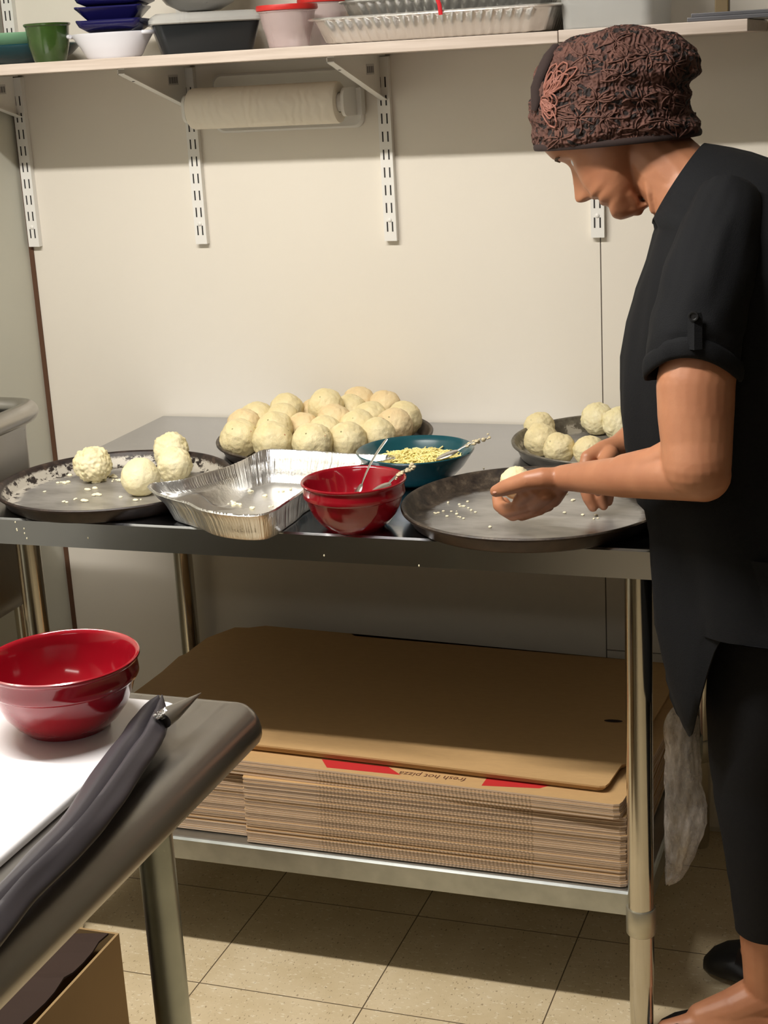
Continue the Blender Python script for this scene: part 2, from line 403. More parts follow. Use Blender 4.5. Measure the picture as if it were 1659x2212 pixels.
# ------------------------------------------------------------------ wall standards and brackets
SP=.4064
names=['in the left corner of the wall','left of the paper towel roll','right of the paper towel roll','behind the head of the cook']
for k in range(4):
    x=SP*k+(.0165 if k==0 else 0)
    zb=W(64+0,533,-.013).z if False else 1.2037
    s=empty('wall_standard',(x,0,zb),'white slotted shelf standard on the wall '+names[k],'shelf standard','slotted standards under the wall shelf')
    m=MB().box((x-.0125,-.0135,zb),(x+.0125,-.0003,1.548)).box((x-.0125,-.0135,1.573),(x+.0125,-.0003,2.1))
    z=zb+.018; i=0
    while z<2.08:
        if not (1.54<z+.02 and z<1.58):
            for sx in (-.0052,.0052): m.box((x+sx-.0014,-.0138,z),(x+sx+.0014,-.0133,z+.019),1)
        z+=.0335 if i!=0 else .036; i+=1
    m.build('standard_channel',['white_metal','slot'],s,smooth=False)
    m=MB().lathe([(0,0),(.0042,0),(.0042,.001),(.003,.0022),(0,.0026)],n=16); m.xf(Matrix.Translation((x,-.0135,zb+.0405))@Matrix.Rotation(PI/2,4,'X')); m.build('screw','white_metal',s)
    b=empty('shelf_bracket',(x,-.014,1.55),'white triangular shelf bracket on the standard '+names[k],'shelf bracket','brackets under the wall shelf')
    # side plate with folded lower flange
    y0,y1=-.014,-.285; zt=1.5515; 
    prof=[(y0,zt),(y1,zt),(y1,zt-.010),(y0,zt-.083)]
    m=MB(); 
    for t0,t1 in ((-.006,-.0045),):
        vs=[(x+t0,y,z) for y,z in prof]+[(x+t1,y,z) for y,z in prof]
        m.add(vs,[(3,2,1,0),(4,5,6,7),(0,1,5,4),(1,2,6,5),(2,3,7,6),(3,0,4,7)])
    vs=[(x+t,y,z+dz) for dz in (0,.0015) for t in (-.006,.008) for y,z in (prof[2],prof[3])]
    m.add(vs,[(0,1,3,2),(4,6,7,5),(0,4,5,1),(2,3,7,6),(0,2,6,4),(1,5,7,3)])
    m.box((x-.006,y1,zt-.0015),(x+.008,y0,zt)); m.build('bracket_arm','white_metal',b,smooth=False)
    m=MB().box((x-.0046+.0001,-.088,1.517),(x-.0040,-.046,1.536))
    for i in range(7): m.box((x-.0040,-.085+i*.0052,1.520),(x-.0039,-.085+i*.0052+(.0028 if i%2 else .004),1.532),1)
    m.build('sticker',['label','label_ink'],b,smooth=False)
    m=MB().lathe([(0,0),(.004,0),(.003,.002),(0,.0025)],n=12); m.xf(Matrix.Translation((x-.001,-.235,1.530))@Matrix.Rotation(-PI,4,'X')); m.build('screw','slot',b)
# shelf boards
o=MB().box((.001,-.305,1.552),(1.219,-.001,1.571)).build('shelf_board','shelf',smooth=False,bevel=.0012); tag(o,'long pale laminate shelf board on white brackets, left part with the foil pans','shelf')
o=MB().box((1.2195,-.303,1.553),(1.521,-.001,1.572)).build('shelf_board','shelf',smooth=False,bevel=.0012); tag(o,'short pale laminate shelf board at the right end, above the cook','shelf')
# paper towel
px0,px1=W(415,230,-.085),W(733,227,-.085)
t=empty('paper_towel_holder',(.62,0,1.47),'white wall-mounted paper towel holder between the two middle standards','towel holder')
a=W(455,165,-.01); b=W(785,265,-.01)
m=MB(); R=[]
for dy,ins in ((-.0005,0),(-.006,0),(-.010,.004),(-.007,.010),(-.007,.02)):
    R.append([(X,dy,Z) for X,Z in rrect(px0.x+.01+ins,1.420+ins,b.x-ins,a.z+.003-ins,.018)])
m.rings(R); m.build('back_plate','white_plastic',t)
m=MB(); yc=-.083; zc=(px0.z+px1.z)/2
for sgn,x0 in ((1,px1.x+.002),(-1,px0.x-.004)):
    x1=x0+sgn*.022
    R=[]
    pr=rrect(-.1,zc-.026,-.009,zc+.026,.018)
    m.rings([[(xx,y,z) for y,z in pr] for xx in (x0+sgn*.006,x0+sgn*.012)])
    m.box((min(x0,x1)+.002,-.03,zc-.026),(max(x0,x1),-.009,zc+.024)); m.build('arm','white_plastic',t); m=MB()
m=MB().tube([(px0.x-.006,yc,zc),(px1.x+.008,yc,zc)],.017,24); m.build('spindle','white_plastic',t)
o=MB().rings([[(xx,yc+rr*math.cos(2*PI*j/64),zc+rr*math.sin(2*PI*j/64)) for j in range(64)] for xx,rr in ((px0.x,.0185),(px0.x,.037),(px0.x+.004,.0385),(px1.x-.004,.0385),(px1.x,.037),(px1.x,.0185),(px0.x,.0185))],cap0=False,cap1=False); o=o.build('paper_towel_roll','paper'); tag(o,'full white embossed paper towel roll under the wall shelf','paper towel')
# ------------------------------------------------------------------ main table
TX0,TX1,TY0,TY1=.277,1.457,-.7646,-.006
t=empty('prep_table',(.87,-.39,0),'long stainless steel prep table against the white wall','table')
m=MB()
R=[]
for ins,z in ((.012,ZT-.045),(.0,ZT-.045),(0,ZT-.003),(.003,ZT),):
    R.append([(x,y,z) for x,y in rrect(TX0+ins,TY0+ins,TX1-ins,TY1-ins,.004,3)])
m.rings(R,cap0=False); m.build('tabletop','steel_top',t,angle=30)
o=MB().box((TX0+.1,-.45,ZT-.03),(TX1-.1,-.35,ZT-.006)).build('stiffener','galv',t,smooth=False)
LEG=[(1.417,-.715),(1.417,-.06),(.335,-.655),(.322,-.06)]
for x,y in LEG:
    z1=ZT-.004
    lg=MB().tube([(x,y,.10),(x,y,z1)],.0205,32).build('leg','chrome',t)
    MB().tube([(x,y,.0),(x,y,.012),(x,y,.03),(x,y,.10)],[.016,.0185,.0185,.0200],24).build('foot','chrome',lg)
ZS=W(1350,1924,-.70).z
SB=MB(); R=[]
for ins,z in ((.012,ZS-.042),(0,ZS-.042),(0,ZS-.005),(.003,ZS-.001),(.006,ZS),(.012,ZS-.002)):
    R.append([(x,y,z) for x,y in rrect(.322+ins,-.703+ins,1.425-ins,-.05-ins,.004,3)])
SB.rings(R,cap0=False); SB.build('lower_shelf','galv',t,angle=30)
for x,y in LEG:
    MB().tube([(x,y,ZS-.062),(x,y,ZS-.06),(x,y,ZS-.018),(x,y,ZS-.016)],[.0222,.0235,.0235,.0225],32).build('collar','alu',t)
# ------------------------------------------------------------------ cardboard stack
def outline(x0,x1,yf,yb,rec,notch):
    P=[]
    P+=[(x0+.02,yf+.05)] if rec else [(x0,yf+.02)]
    if rec: P+=[(x0+.02,yf+.02),(.728-.004,yf+.02),(.728,yf+.001),(.735,yf)]
    else: P+=[(x0+.012,yf)]
    P+=[(x1-.012,yf),(x1-.003,yf+.004),(x1,yf+.014)]
    if notch: P+=[(x1+.004,yf+.085),(x1+.012,yf+.095),(x1+.02,yb-.10),(x1+.005,yb-.08)]
    P+=[(x1,yb-.02),(x1-.015,yb)]
    if notch: P+=[(x0+.30,yb),(x0+.285,yb+.012),(x0+.09,yb+.014),(x0+.06,yb-.005)]
    P+=[(x0+.03,yb-.01),(x0,yb-.08)]
    return P
def turn(P,th=-.030,px=1.384,py=-.70):
    c_,s_=math.cos(th),math.sin(th); return [(px+(x-px)*c_-(y-py)*s_,py+(x-px)*s_+(y-py)*c_) for x,y in P]
def sheet(P,z,th):
    m=MB(); n=len(P)
    m.add([(x,y,z) for x,y in P]+[(x,y,z+th) for x,y in P],[tuple(reversed(range(n))),tuple(range(n,2*n))],0)
    m.add([(x,y,z) for x,y in P]+[(x,y,z+th) for x,y in P],[(i,(i+1)%n,n+(i+1)%n,n+i) for i in range(n)],1)
    return m
z0=ZS; TH=.0035; N1=35
P=outline(.36,1.392,-.690,-.11,True,False)
first=sheet(P,0,TH*.80).build('flat_pizza_box','card card_edge'.split(),smooth=False,loc=(0,0,0)) if False else None
m=sheet(P,0,TH*.80); s0=m.build('flat_pizza_box',['card','card_edge'],smooth=False)
for i in range(N1):
    o=s0 if i==0 else s0.copy()
    if i: C.objects.link(o)
    o.location=(random.uniform(-.0015,.0015),random.uniform(-.0012,.0012),z0+TH*i)
    tag(o,'flat unfolded cardboard box in the tight lower bundle on the table shelf','cardboard','flat boxes in the lower bundle')
z1=z0+TH*N1
P=turn(outline(.42,1.384,-.700,-.125,False,True))
# fluted front section on the middle bundle
m=sheet(P,0,.003); s1=m.build('flat_pizza_box',['card','card_edge'],smooth=False)
for i in range(7):
    o=s1 if i==0 else s1.copy()
    if i: C.objects.link(o)
    o.location=(random.uniform(-.001,.001),random.uniform(-.001,.001),z1+.0034*i)
    tag(o,'flat unfolded cardboard box in the thin middle bundle under the top sheets','cardboard','flat boxes in the middle bundle')
zm=z1+.0034*6+.003
# printed sheet is the topmost of the middle bundle
t=empty('flat_pizza_box',(.9,-.5,zm+.0002),'flat cardboard box printed with red ribbons and upside-down lettering, under the top sheets','cardboard')
sheet(P,zm+.0003,.003).build('board',['card','card_edge'],t,smooth=False)
zp=zm+.0034
m=MB()
for a,b,c,d in (((695,1640),(838,1656),(866,1674),(706,1658)),((1052,1680),(1190,1696),(1165,1703),(1040,1697))):
    q=[G(*k,zp) for k in (a,b,c,d)]; q=[V((k.x,k.y,zp)) for k in q]
    MB().add(q,[(0,1,2,3)]).build('printed_ribbon','print_red',t,smooth=False)
cu=bpy.data.curves.new('txt','FONT'); cu.body='fresh hot pizza'; cu.size=.034; cu.extrude=.00005; cu.shear=.15; cu.space_character=1.0
to=bpy.data.objects.new('txt',cu); C.objects.link(to); bpy.context.view_layer.update()
me=bpy.data.meshes.new_from_object(to.evaluated_get(bpy.context.evaluated_depsgraph_get())); bpy.data.objects.remove(to)
me.materials.clear(); me.materials.append(MAT['print_brown'])
a=G(868,1664,zp); b=G(1010,1680,zp); wd=(b-a).length
xs=[v.co.x for v in me.vertices]; sc=wd/(max(xs)-min(xs))
me.transform(Matrix.Translation((b.x,b.y-.002,zp+.0002))@Matrix.Rotation(PI+.0,4,'Z')@Matrix.Diagonal((sc,sc,1,1)))
me.transform(Matrix.Translation(-V(t.location))); o=bpy.data.objects.new('printed_text',me); C.objects.link(o); o.parent=t
# top sheets, front lifted a little
def topsheet(zb,yf,dx,lift,name_l):
    P=turn(outline(.40,1.352+dx,yf,-.125,False,True),-.036)
    m=MB(); th=.0032
    bm=bmesh.new(); vs=[bm.verts.new((x,y,0)) for x,y in P]; bm.faces.new(vs)
    bmesh.ops.triangulate(bm,faces=bm.faces)
    bmesh.ops.subdivide_edges(bm,edges=bm.edges,cuts=4,use_grid_fill=True)
    r=bmesh.ops.extrude_face_region(bm,geom=bm.faces[:]); 
    bmesh.ops.translate(bm,verts=[g for g in r['geom'] if isinstance(g,bmesh.types.BMVert)],vec=(0,0,th))
    for v in bm.verts:
        k=max(0,min(1,(-.45-v.co.y)/.2)); w=.5-.5*math.cos(PI*k)
        v.co.z+=zb+lift*w*(.5+.5*math.sin(max(0,min(1,(v.co.x-.5)/.75))*PI))
    bmesh.ops.recalc_face_normals(bm,faces=bm.faces)
    me=bpy.data.meshes.new('flat_pizza_box'); me.materials.append(MAT['card']); bm.to_mesh(me); bm.free()
    o=bpy.data.objects.new('flat_pizza_box',me); C.objects.link(o); tag(o,name_l,'cardboard'); return o
ztp=zp+.0004
topsheet(ztp,-.664,-.003,.003,'flat cardboard box, lowest of the three loose top sheets')
topsheet(ztp+.0036,-.667,0,.0045,'flat cardboard box, second of the three loose top sheets')
o=topsheet(ztp+.0072,-.6705,.003,.006,'flat cardboard box with a small slot, topmost sheet of the whole stack')
# slot in the top sheet
c=G(1325,1557,ztp+.0112); MB().add([(c.x+.016*math.cos(a)+.003*math.sin(a),c.y+.006*math.sin(a),ztp+.0111) for a in [2*PI*i/16 for i in range(16)]],[tuple(range(16))]).build('slot','box_in',o,smooth=False)
# clear bag beside the stack
NB=72; sil=[(1500,1475,1492),(1525,1455,1500),(1560,1432,1506),(1620,1414,1510),(1680,1412,1516),(1740,1412,1524),(1785,1412,1521),(1830,1413,1505),(1865,1414,1490),(1893,1418,1472),(1908,1430,1452)]
Yp=-.63; AL=catmull([W(l+4,y,Yp) for y,l,_ in sil],5,False); AR=catmull([W(rr_,y,Yp) for y,_,rr_ in sil],5,False); R=[]
for i,(A,B) in enumerate(zip(AL,AR)):
    A=A.copy(); A.x=max(A.x,1.442); c_=(A+B)/2; hw=(B-A).length/2; dy=min(.042,hw*1.1)
    r_=[]
    for j in range(NB):
        a=2*PI*j/NB; q_=V((math.cos(a),math.sin(a),i*.10)); n_=.10*noise.noise(q_*2.2)+.09*noise.noise(q_*5)+.05*noise.noise(V((q_.x*3,q_.y*3,i*.6)))
        r_.append(V((max(1.439,c_.x+hw*math.cos(a)*(1+n_)),c_.y+dy*math.sin(a)*(1+1.6*n_),c_.z+.004*noise.noise(q_*3))))
    R.append(r_)
o=MB().rings(R).build('plastic_bag','film',angle=180); tag(o,'crumpled clear plastic bag hanging off the right end of the cardboard stack','plastic bag')
# ------------------------------------------------------------------ pans
def pan(name,cx,cy,r,mat,label,h=.027):
    prof=[(0,.0015),(r-.024,.0015),(r-.020,.0020),(r-.017,.004),(r-.007,h-.003),(r-.0045,h-.0005),(r-.001,h),(r+.0005,h-.002),(r,h-.005),(r-.003,h-.006),(r-.0055,h-.006),(r-.0155,.0025),(r-.019,0),(0,0)]
    t=empty('pizza_pan',(cx,cy,ZT),label,'pan','round pans on the prep table')
    m=MB(); rg=[[(cx+rr*math.cos(2*PI*j/128),cy+rr*math.sin(2*PI*j/128),ZT+z) for j in range(128)] for rr,z in prof]
    m.rings(rg[:8],cap1=False); m.rings(rg[7:],cap0=False,mi=1)
    body=m.build('pan_body',[mat,'pan_outer_grey' if mat=='pan_grey' else 'pan_outer'],t)
    return t
pan('l',.485,-.592,.203,'pan_worn','flaking dark round pan with four dough balls, at the left front of the table')
pan('b',.737,-.233,.205,'pan_dark','dark round pan heaped with more than twenty dough balls, at the wall')
pan('f',1.238,-.621,.208,'pan_dark','dark round pan under the hands of the cook, nearly empty')
pan('r',1.293,-.209,.192,'pan_grey','grey round pan with six dough balls behind the hands of the cook',h=.030)
ZB=ZT+.0016
# ------------------------------------------------------------------ dough balls
def ball(p,r,label,group=None,mat='dough',rough=.05,seed=0,lumps=0,flat=.5,name='dough_ball'):
    bm=bmesh.new(); bmesh.ops.create_icosphere(bm,subdivisions=5,radius=1)
    o3=V((seed*3.1,seed*1.7,seed*.9))
    for v in bm.verts:
        n=v.co.normalized()
        d=1+rough*noise.noise(n*1.6+o3)+rough*.45*noise.noise(n*5+o3)+rough*.3*noise.noise(n*12+o3)
        if lumps:
            c=noise.voronoi(n*4.2+o3)[0][0]; d+=lumps*(.35-c)+lumps*.5*(.3-noise.voronoi(n*9+o3)[0][0])
        v.co=n*d*r
        if v.co.z<-r*.9: v.co.z=-r*.9-(v.co.z+r*.9)*-.15
    for f in bm.faces: f.smooth=True
    me=bpy.data.meshes.new(name); me.materials.append(MAT[mat]); bm.to_mesh(me); bm.free()
    o=bpy.data.objects.new(name,me); C.objects.link(o); o.location=p; tag(o,label,'dough ball',group); return o
BALLS=[
(0.6012, -0.321, 0.8782, 0.0365, 'leftmost dough ball at the front rim of the heaped pan'),
(0.6796, -0.3473, 0.8797, 0.038, 'dough ball second from the left in the front row of the heaped pan'),
(0.7671, -0.3687, 0.8856, 0.037, 'dough ball in the middle of the front row, above the foil tray'),
(0.8165, -0.3226, 0.8792, 0.036, 'dough ball at the right of the front row, nearest the teal bowl'),
(0.6574, -0.2845, 0.8887, 0.034, 'dough ball just behind the second front ball of the heaped pan'),
(0.6944, -0.2348, 0.8761, 0.034, 'tan dough ball in the second row, behind the gap in the front row'),
(0.7572, -0.2813, 0.8825, 0.034, 'dough ball in the second row above the middle front ball'),
(0.8088, -0.2413, 0.8858, 0.034, 'dough ball in the centre right of the heaped pan'),
(0.8593, -0.2761, 0.8813, 0.032, 'small dough ball above the left rim of the teal bowl'),
(0.8665, -0.202, 0.8798, 0.0355, 'tan dough ball at the right above the teal bowl'),
(0.863, -0.1365, 0.8789, 0.035, 'rightmost dough ball by the bare strip of the heaped pan'),
(0.5804, -0.1913, 0.8851, 0.034, 'tan-topped dough ball at the left back of the heaped pan'),
(0.5821, -0.2546, 0.8861, 0.034, 'tan dough ball at the left edge, behind the leftmost front ball'),
(0.6202, -0.1357, 0.891, 0.034, 'high dough ball at the left of the back row'),
(0.6411, -0.2052, 0.8878, 0.033, 'dough ball directly in front of the high left back ball'),
(0.6668, -0.0977, 0.875, 0.033, 'tan dough ball in the back middle, left of centre'),
(0.7183, -0.1713, 0.9092, 0.034, 'dough ball at the back between the two highest balls'),
(0.7524, -0.2187, 0.8917, 0.033, 'tan dough ball with red flecks in the very centre of the heap'),
(0.7513, -0.1252, 0.8886, 0.033, 'dough ball right of the heap centre, below the topmost ball'),
(0.803, -0.158, 0.8843, 0.033, 'dough ball on the right of the heap, below the tan back ball'),
(0.7473, -0.0659, 0.893, 0.033, 'topmost dough ball at the back of the heaped pan'),
(0.808, -0.0843, 0.8899, 0.033, 'tan dough ball at the right end of the back row')]
for i,(x,y,z,r,lab) in enumerate(BALLS):
    ball((x,y,z),r,lab,'dough balls heaped in the pan at the wall','dough_b' if i in (9,5,12,17,15,20,21) else 'dough',.07,i+1)
G1='dough balls on the left pan'
p=G(201,1003,ZB+.031); ball((p.x,p.y,ZB+.031),.034,'crumbly dough ball, leftmost on the flaking pan',G1,'dough_w',.1,40,.16)
p=G(303,1031,ZB+.030); ball((p.x,p.y,ZB+.030),.0335,'smooth dough ball in front on the flaking pan',G1,'dough_w',.05,41)
p=G(377,1003,ZB+.030); ball((p.x,p.y,ZB+.029),.0325,'rough dough ball on the flaking pan, just in front of the farthest one',G1,'dough_w',.08,42,.07)
p=G(370,972,ZB+.031); q=V((p.x,p.y,ZB+.031)); ball(q,.0335,'rough dough ball farthest back on the flaking pan, just behind another',G1,'dough_w',.09,43,.09)
G2='dough balls in the pan behind the hands'
for i,(x,y,r,lab) in enumerate([(1170,922,.0285,'dough ball at the left back of the grey pan'),(1168,950,.030,'dough ball with pink flecks at the left rim of the grey pan'),
   (1208,969,.0285,'dough ball at the front of the grey pan, nearest the wrist'),(1272,974,.0275,'dough ball in the grey pan partly behind the right hand'),
   (1290,905,.031,'crumbly dough ball at the back of the grey pan'),(1336,915,.031,'crumbly dough ball at the back of the grey pan beside the blouse')]):
    z=ZB+r*.93; p=G(x,y,z)
    if i==0: p.x-=.004; p.y+=.0
    ball((p.x,p.y,z),r,lab,G2,'dough_w' if i>3 else 'dough',.08,60+i,.07 if i>3 else .02)
hb=W(1116,1043,-.700)
ball(hb,PR(hb,36),'small dough ball being shaped in the left hand of the cook',None,'dough_w',.06,77,.04)
def crumbs(name,pts,z,label,sz=(.0018,.0042)):
    m=MB()
    for x,y,n,sp in pts:
        c=G(x,y,z)
        for i in range(n):
            s=random.uniform(*sz); m.sphere((c.x+random.gauss(0,sp),c.y+random.gauss(0,sp),z+s*.4),s,7,5,sc=(random.uniform(.8,1.6),random.uniform(.8,1.3),random.uniform(.5,.8)))
    o=m.build('dough_crumbs','crumb'); return tag(o,label,'crumbs',kind='stuff')
crumbs('c',[(137,1043,7,.004),(96,1063,2,.002),(186,1058,2,.002),(205,1070,7,.004),(213,1042,7,.006),(240,1030,9,.008),(250,1038,6,.006),(152,1028,2,.003),(135,1012,3,.003),(160,1079,3,.003),(183,1083,4,.003),(260,1075,2,.002),(137,1085,4,.003),(300,1080,2,.004),(198,1058,2,.004)],ZB,'scattered pale dough crumbs on the flaking pan')
crumbs('c',[(1245,1012,0,.1),(940,1108,4,.003),(990,1100,5,.01),(1222,1068,4,.003),(1240,1080,4,.003),(1222,1108,1,.002),(1258,1113,2,.001),(978,1062,2,.004),(1056,1140,1,.002),(980,1120,6,.015),(1000,1090,6,.02),(1215,1060,4,.005),(1275,1120,3,.01)],ZB,'pale dough crumbs on the pan under the hands',(.0012,.0028))
crumbs('c',[(500,1090,9,.007),(535,1062,3,.004),(570,1072,3,.004),(455,1085,3,.003),(545,1098,3,.003),(480,1085,6,.008),(620,1060,3,.01),(585,1094,2,.003)],ZT+.0015,'pale dough crumbs on the bottom of the foil tray',(.0016,.0034))
crumbs('c',[(912,1045,2,.002),(880,1030,2,.003),(930,1010,2,.003),(1040,1012,1,.004)],ZT,'tiny food crumbs on the tabletop by the teal bowl',(.0008,.0018))
m=MB()
for x_,y_ in ((33,1128),(36,1143),(37,1146),(52,1142),(53,1152),(190,1162),(58,1163),(905,1222),(700,1200)):
    c_=W(x_,y_,TY0-.0004); m.sphere(c_,.0012,7,5,sc=(1,.5,1.6))
tag(m.build('batter_flecks','crumb'),'tiny dried white flecks on the front lip of the steel table','flecks',kind='stuff')
# ------------------------------------------------------------------ foil tray
zr=ZT+.050
rim=[(322,1052),(340,1066),(372,1077),(405,1086),(432,1099),(470,1108),(520,1113),(562,1112),(592,1102),(618,1085),(648,1064),(672,1044),(730,1018),(790,1003),(838,994),(852,988),(838,984),(800,983),(740,980),(680,975),(620,972),(585,971),(560,976),(535,990),(510,1002),(480,1013),(440,1024),(400,1036),(360,1042),(330,1045)]
RP=[]
for x,y in rim:
    zz=zr+(.006 if y<985 else 0); RP.append(G(x,y,zz))
RC=catmull(RP,24)
c=sum(RC,V())/len(RC); n=len(RC)
def foilring(scale,z,amp,rimout=0):
    out=[]
    for i,p in enumerate(RC):
        d=V((p.x-c.x,p.y-c.y,0)); u=d.normalized(); ph=i*PI/2.0
        a=amp*.55*(math.sin(i*2.1)*.45+1.1*noise.noise(V((i*.45,3,1))))
        q=V((c.x,c.y,0))+d*scale+u*(a+rimout); zz=z if z<zr-.01 else p.z+(z-zr)
        out.append(V((q.x,q.y,zz+ (0 if z<ZT+.004 else .0006*noise.noise(V((i*.8,z*90,2)))))))
    return out
m=MB()
RG=[foilring(.0,ZT+.0012,0),foilring(.3,ZT+.0013,0),foilring(.5,ZT+.0014,0),foilring(.6,ZT+.0014,0),foilring(.68,ZT+.0013,0),foilring(.76,ZT+.0013,0),foilring(.84,ZT+.0012,.0002),foilring(.865,ZT+.003,.0006),foilring(.90,ZT+.018,.0022),foilring(.935,ZT+.033,.0024),foilring(.965,zr-.0101,.0020),foilring(.985,zr,.0003),foilring(.99,zr+.0014,.0002,.002),foilring(.99,zr-.001,.0002,.0045),foilring(.985,zr-.003,.0002,.0028),
   foilring(.968,zr-.0101,.0020,.0008),foilring(.938,ZT+.033,.0024,.0008),foilring(.903,ZT+.018,.0022,.0008),foilring(.868,ZT+.003,.0006,.0008),foilring(.845,ZT+.0003,.0002,.0003),foilring(.76,ZT+.0003,0),foilring(.68,ZT+.0003,0),foilring(.6,ZT+.0003,0),foilring(.5,ZT+.0003,0),foilring(.3,ZT+.0003,0),foilring(.0,ZT+.0003,0)]
for rg_ in RG:
    for v_ in rg_:
        dd=math.hypot(v_.x-.485,v_.y+.592); k_=max(0,min(1,(.240-dd)/.028)); k_=k_*k_*(3-2*k_)
        if v_.z<ZT+.032: v_.z+=(ZT+.0295+(v_.z-ZT)*.25-v_.z)*k_
m.rings(RG,cap0=False,cap1=False); o=m.build('foil_tray','foil',angle=70); tag(o,'warped foil tray with crumbs, between the left pan and the red bowl','foil tray')
# ------------------------------------------------------------------ bowls
def redbowl(cx,cy,z,label,mesh=None):
    prof=[(0,.007),(.036,.0075),(.052,.013),(.063,.026),(.070,.044),(.0745,.062),(.0768,.073),(.0785,.0765),(.0805,.0775),(.0822,.0765),(.0825,.0745),(.0812,.0722),(.0790,.0712),(.0787,.069),(.0795,.060),(.0798,.0545),(.0785,.052),(.0762,.0508),(.0748,.047),(.0715,.036),(.0650,.022),(.0555,.0095),(.0470,.0035),(.0455,.0),(.0405,.0),(.039,.003),(0,.003)]
    o=MB().lathe(prof,(0,0,0),n=96).build('red_bowl','red_glaze') if mesh is None else bpy.data.objects.new('red_bowl',mesh)
    if mesh is not None: C.objects.link(o)
    o.location=(cx,cy,z); tag(o,label,'bowl','red glazed bowls'); return o
rb=redbowl(.976,-.7175,ZT,'red glazed bowl with spoons, at the front edge of the steel prep table')
ZBD=.872
rb2=redbowl(.956,-1.559,ZBD+.0002,'empty red glazed bowl on the white cutting board in the foreground',rb.data); rb2.scale=(1.01,1.01,1.01)
prof=[(0,.006),(.035,.006),(.060,.014),(.080,.032),(.092,.050),(.097,.0565),(.100,.058),(.1015,.0565),(.100,.053),(.096,.048),(.084,.030),(.066,.011),(.050,.003),(.046,0),(.04,0),(.038,.003),(0,.003)]
tc=V((.988,-.447,ZT))
o=MB().lathe(prof,tc,n=96).build('teal_bowl','teal_glaze'); tag(o,'wide dark teal bowl of shredded cheese behind the red bowl','bowl')
m=MB().lathe([(0,.043),(.045,.041),(.067,.032),(.079,.0325),(.07,.022),(0,.012)],tc,n=48)
for i in range(620):
    a=random.uniform(0,2*PI); rr=.074*math.sqrt(random.random()); L=random.uniform(.014,.034); h=.044-.011*(rr/.074)**2+random.uniform(-.001,.006)
    d=random.uniform(0,2*PI); k=random.uniform(-.6,.6); up=random.uniform(-.15,.35) if random.random()<.25 else random.uniform(-.1,.1)
    p=tc+V((rr*math.cos(a),rr*math.sin(a),h)); P=[]
    for j in range(5):
        s_=(j/4-.5)*L; q=p+V((s_*math.cos(d+k*j/2),s_*math.sin(d+k*j/2),up*s_+.002*math.sin(j*1.5)))
        rq=math.hypot(q.x-tc.x,q.y-tc.y)
        if rq>.084: q.x=tc.x+(q.x-tc.x)*.084/rq; q.y=tc.y+(q.y-tc.y)*.084/rq; q.z=max(q.z,tc.z+.04)
        P.append(q)
    m.tube(P,random.uniform(.0010,.0015),5)
o=m.build('shredded_cheese','cheese'); tag(o,'heap of pale yellow shredded cheese in the teal bowl','cheese',kind='stuff')
def spoon(a,b,wa,wb,label,mat='spoon',batter=0,bowlend=None):
    a,b=V(a),V(b); n=14; d=(b-a).normalized(); side=d.cross(V((0,0,1))).normalized(); up=side.cross(d)
    t=empty('spoon',a,label,'spoon'); m=MB(); R=[]
    for i in range(n+1):
        u=i/n; p=a.lerp(b,u)+up*.004*math.sin(u*PI); w_=wa+(wb-wa)*u; 
        if u<.12: w_*=.55+.45*math.sqrt(u/.12)
        R.append([p+side*w_*math.cos(x)+up*.0011*math.sin(x) for x in [2*PI*j/12 for j in range(12)]])
    m.rings(R); m.build('handle',mat,t)
    e=b+d*.016; Rr=Matrix((side,d,up)).transposed()
    m=MB().sphere(e,1,20,10,sc=(.013,.021,.0035),R=Rr); m.build('spoon_bowl',mat,t)
    if batter:
        m=MB()
        for i in range(batter):
            u=random.uniform(.0,.75); p=a.lerp(b,u)+side*random.gauss(0,.003)+up*random.uniform(.0,.005); m.sphere(p,random.uniform(.0015,.004),8,6,sc=(1,1.3,.7))
        m.build('dried_batter','batter',t)
    return t
# big spoon leaning in the red bowl
spoon(W(836,948,-.690),W(780,1050,-.715),.0062,.0030,'silver spoon leaning out of the red bowl, bowl end down')
spoon(W(893,1008,-.655),W(838,1046,-.70),.0032,.0026,'batter-crusted spoon with its handle over the right rim of the red bowl',batter=26)
spoon(W(1060,945,-.43),W(985,975,-.452),.0038,.003,'batter-crusted spoon resting in the teal bowl',batter=30)
# ------------------------------------------------------------------ shelf objects
Z1=1.5715
def at(px,Y): 
    p=W(px,100,Y); return p.x
x=at(106,-.245)
m=MB().lathe([(0,.004),(.027,.004),(.033,.02),(.038,.062),(.0395,.067),(.042,.0685),(.0435,.067),(.043,.0645),(.0405,.0625),(.040,.058),(.0375,.03),(.031,.006),(.0285,0),(0,0)],(x,-.245,Z1),n=64); o=m.build('ceramic_cup','green_glaze'); tag(o,'small olive green glazed cup near the left end of the shelf','cup')
x=at(40,-.150)
o=MB().lathe([(0,.005),(.06,.005),(.09,.024),(.106,.034),(.109,.036),(.111,.034),(.110,.030),(.094,.016),(.064,0),(0,0)],(x,-.135,Z1),n=64).build('teal_plate_bowl','darkteal'); tag(o,'dark teal shallow bowl at the left end of the shelf, under the pale green one','bowl')
o=MB().lathe([(0,.030),(.05,.030),(.075,.042),(.0875,.056),(.0895,.058),(.0915,.057),(.091,.054),(.078,.036),(.054,.0262),(0,.0262)],(x-.012,-.135,Z1),n=64).build('green_plate_bowl','seafoam'); tag(o,'pale green shallow bowl nested in the dark teal bowl behind the green cup','bowl')
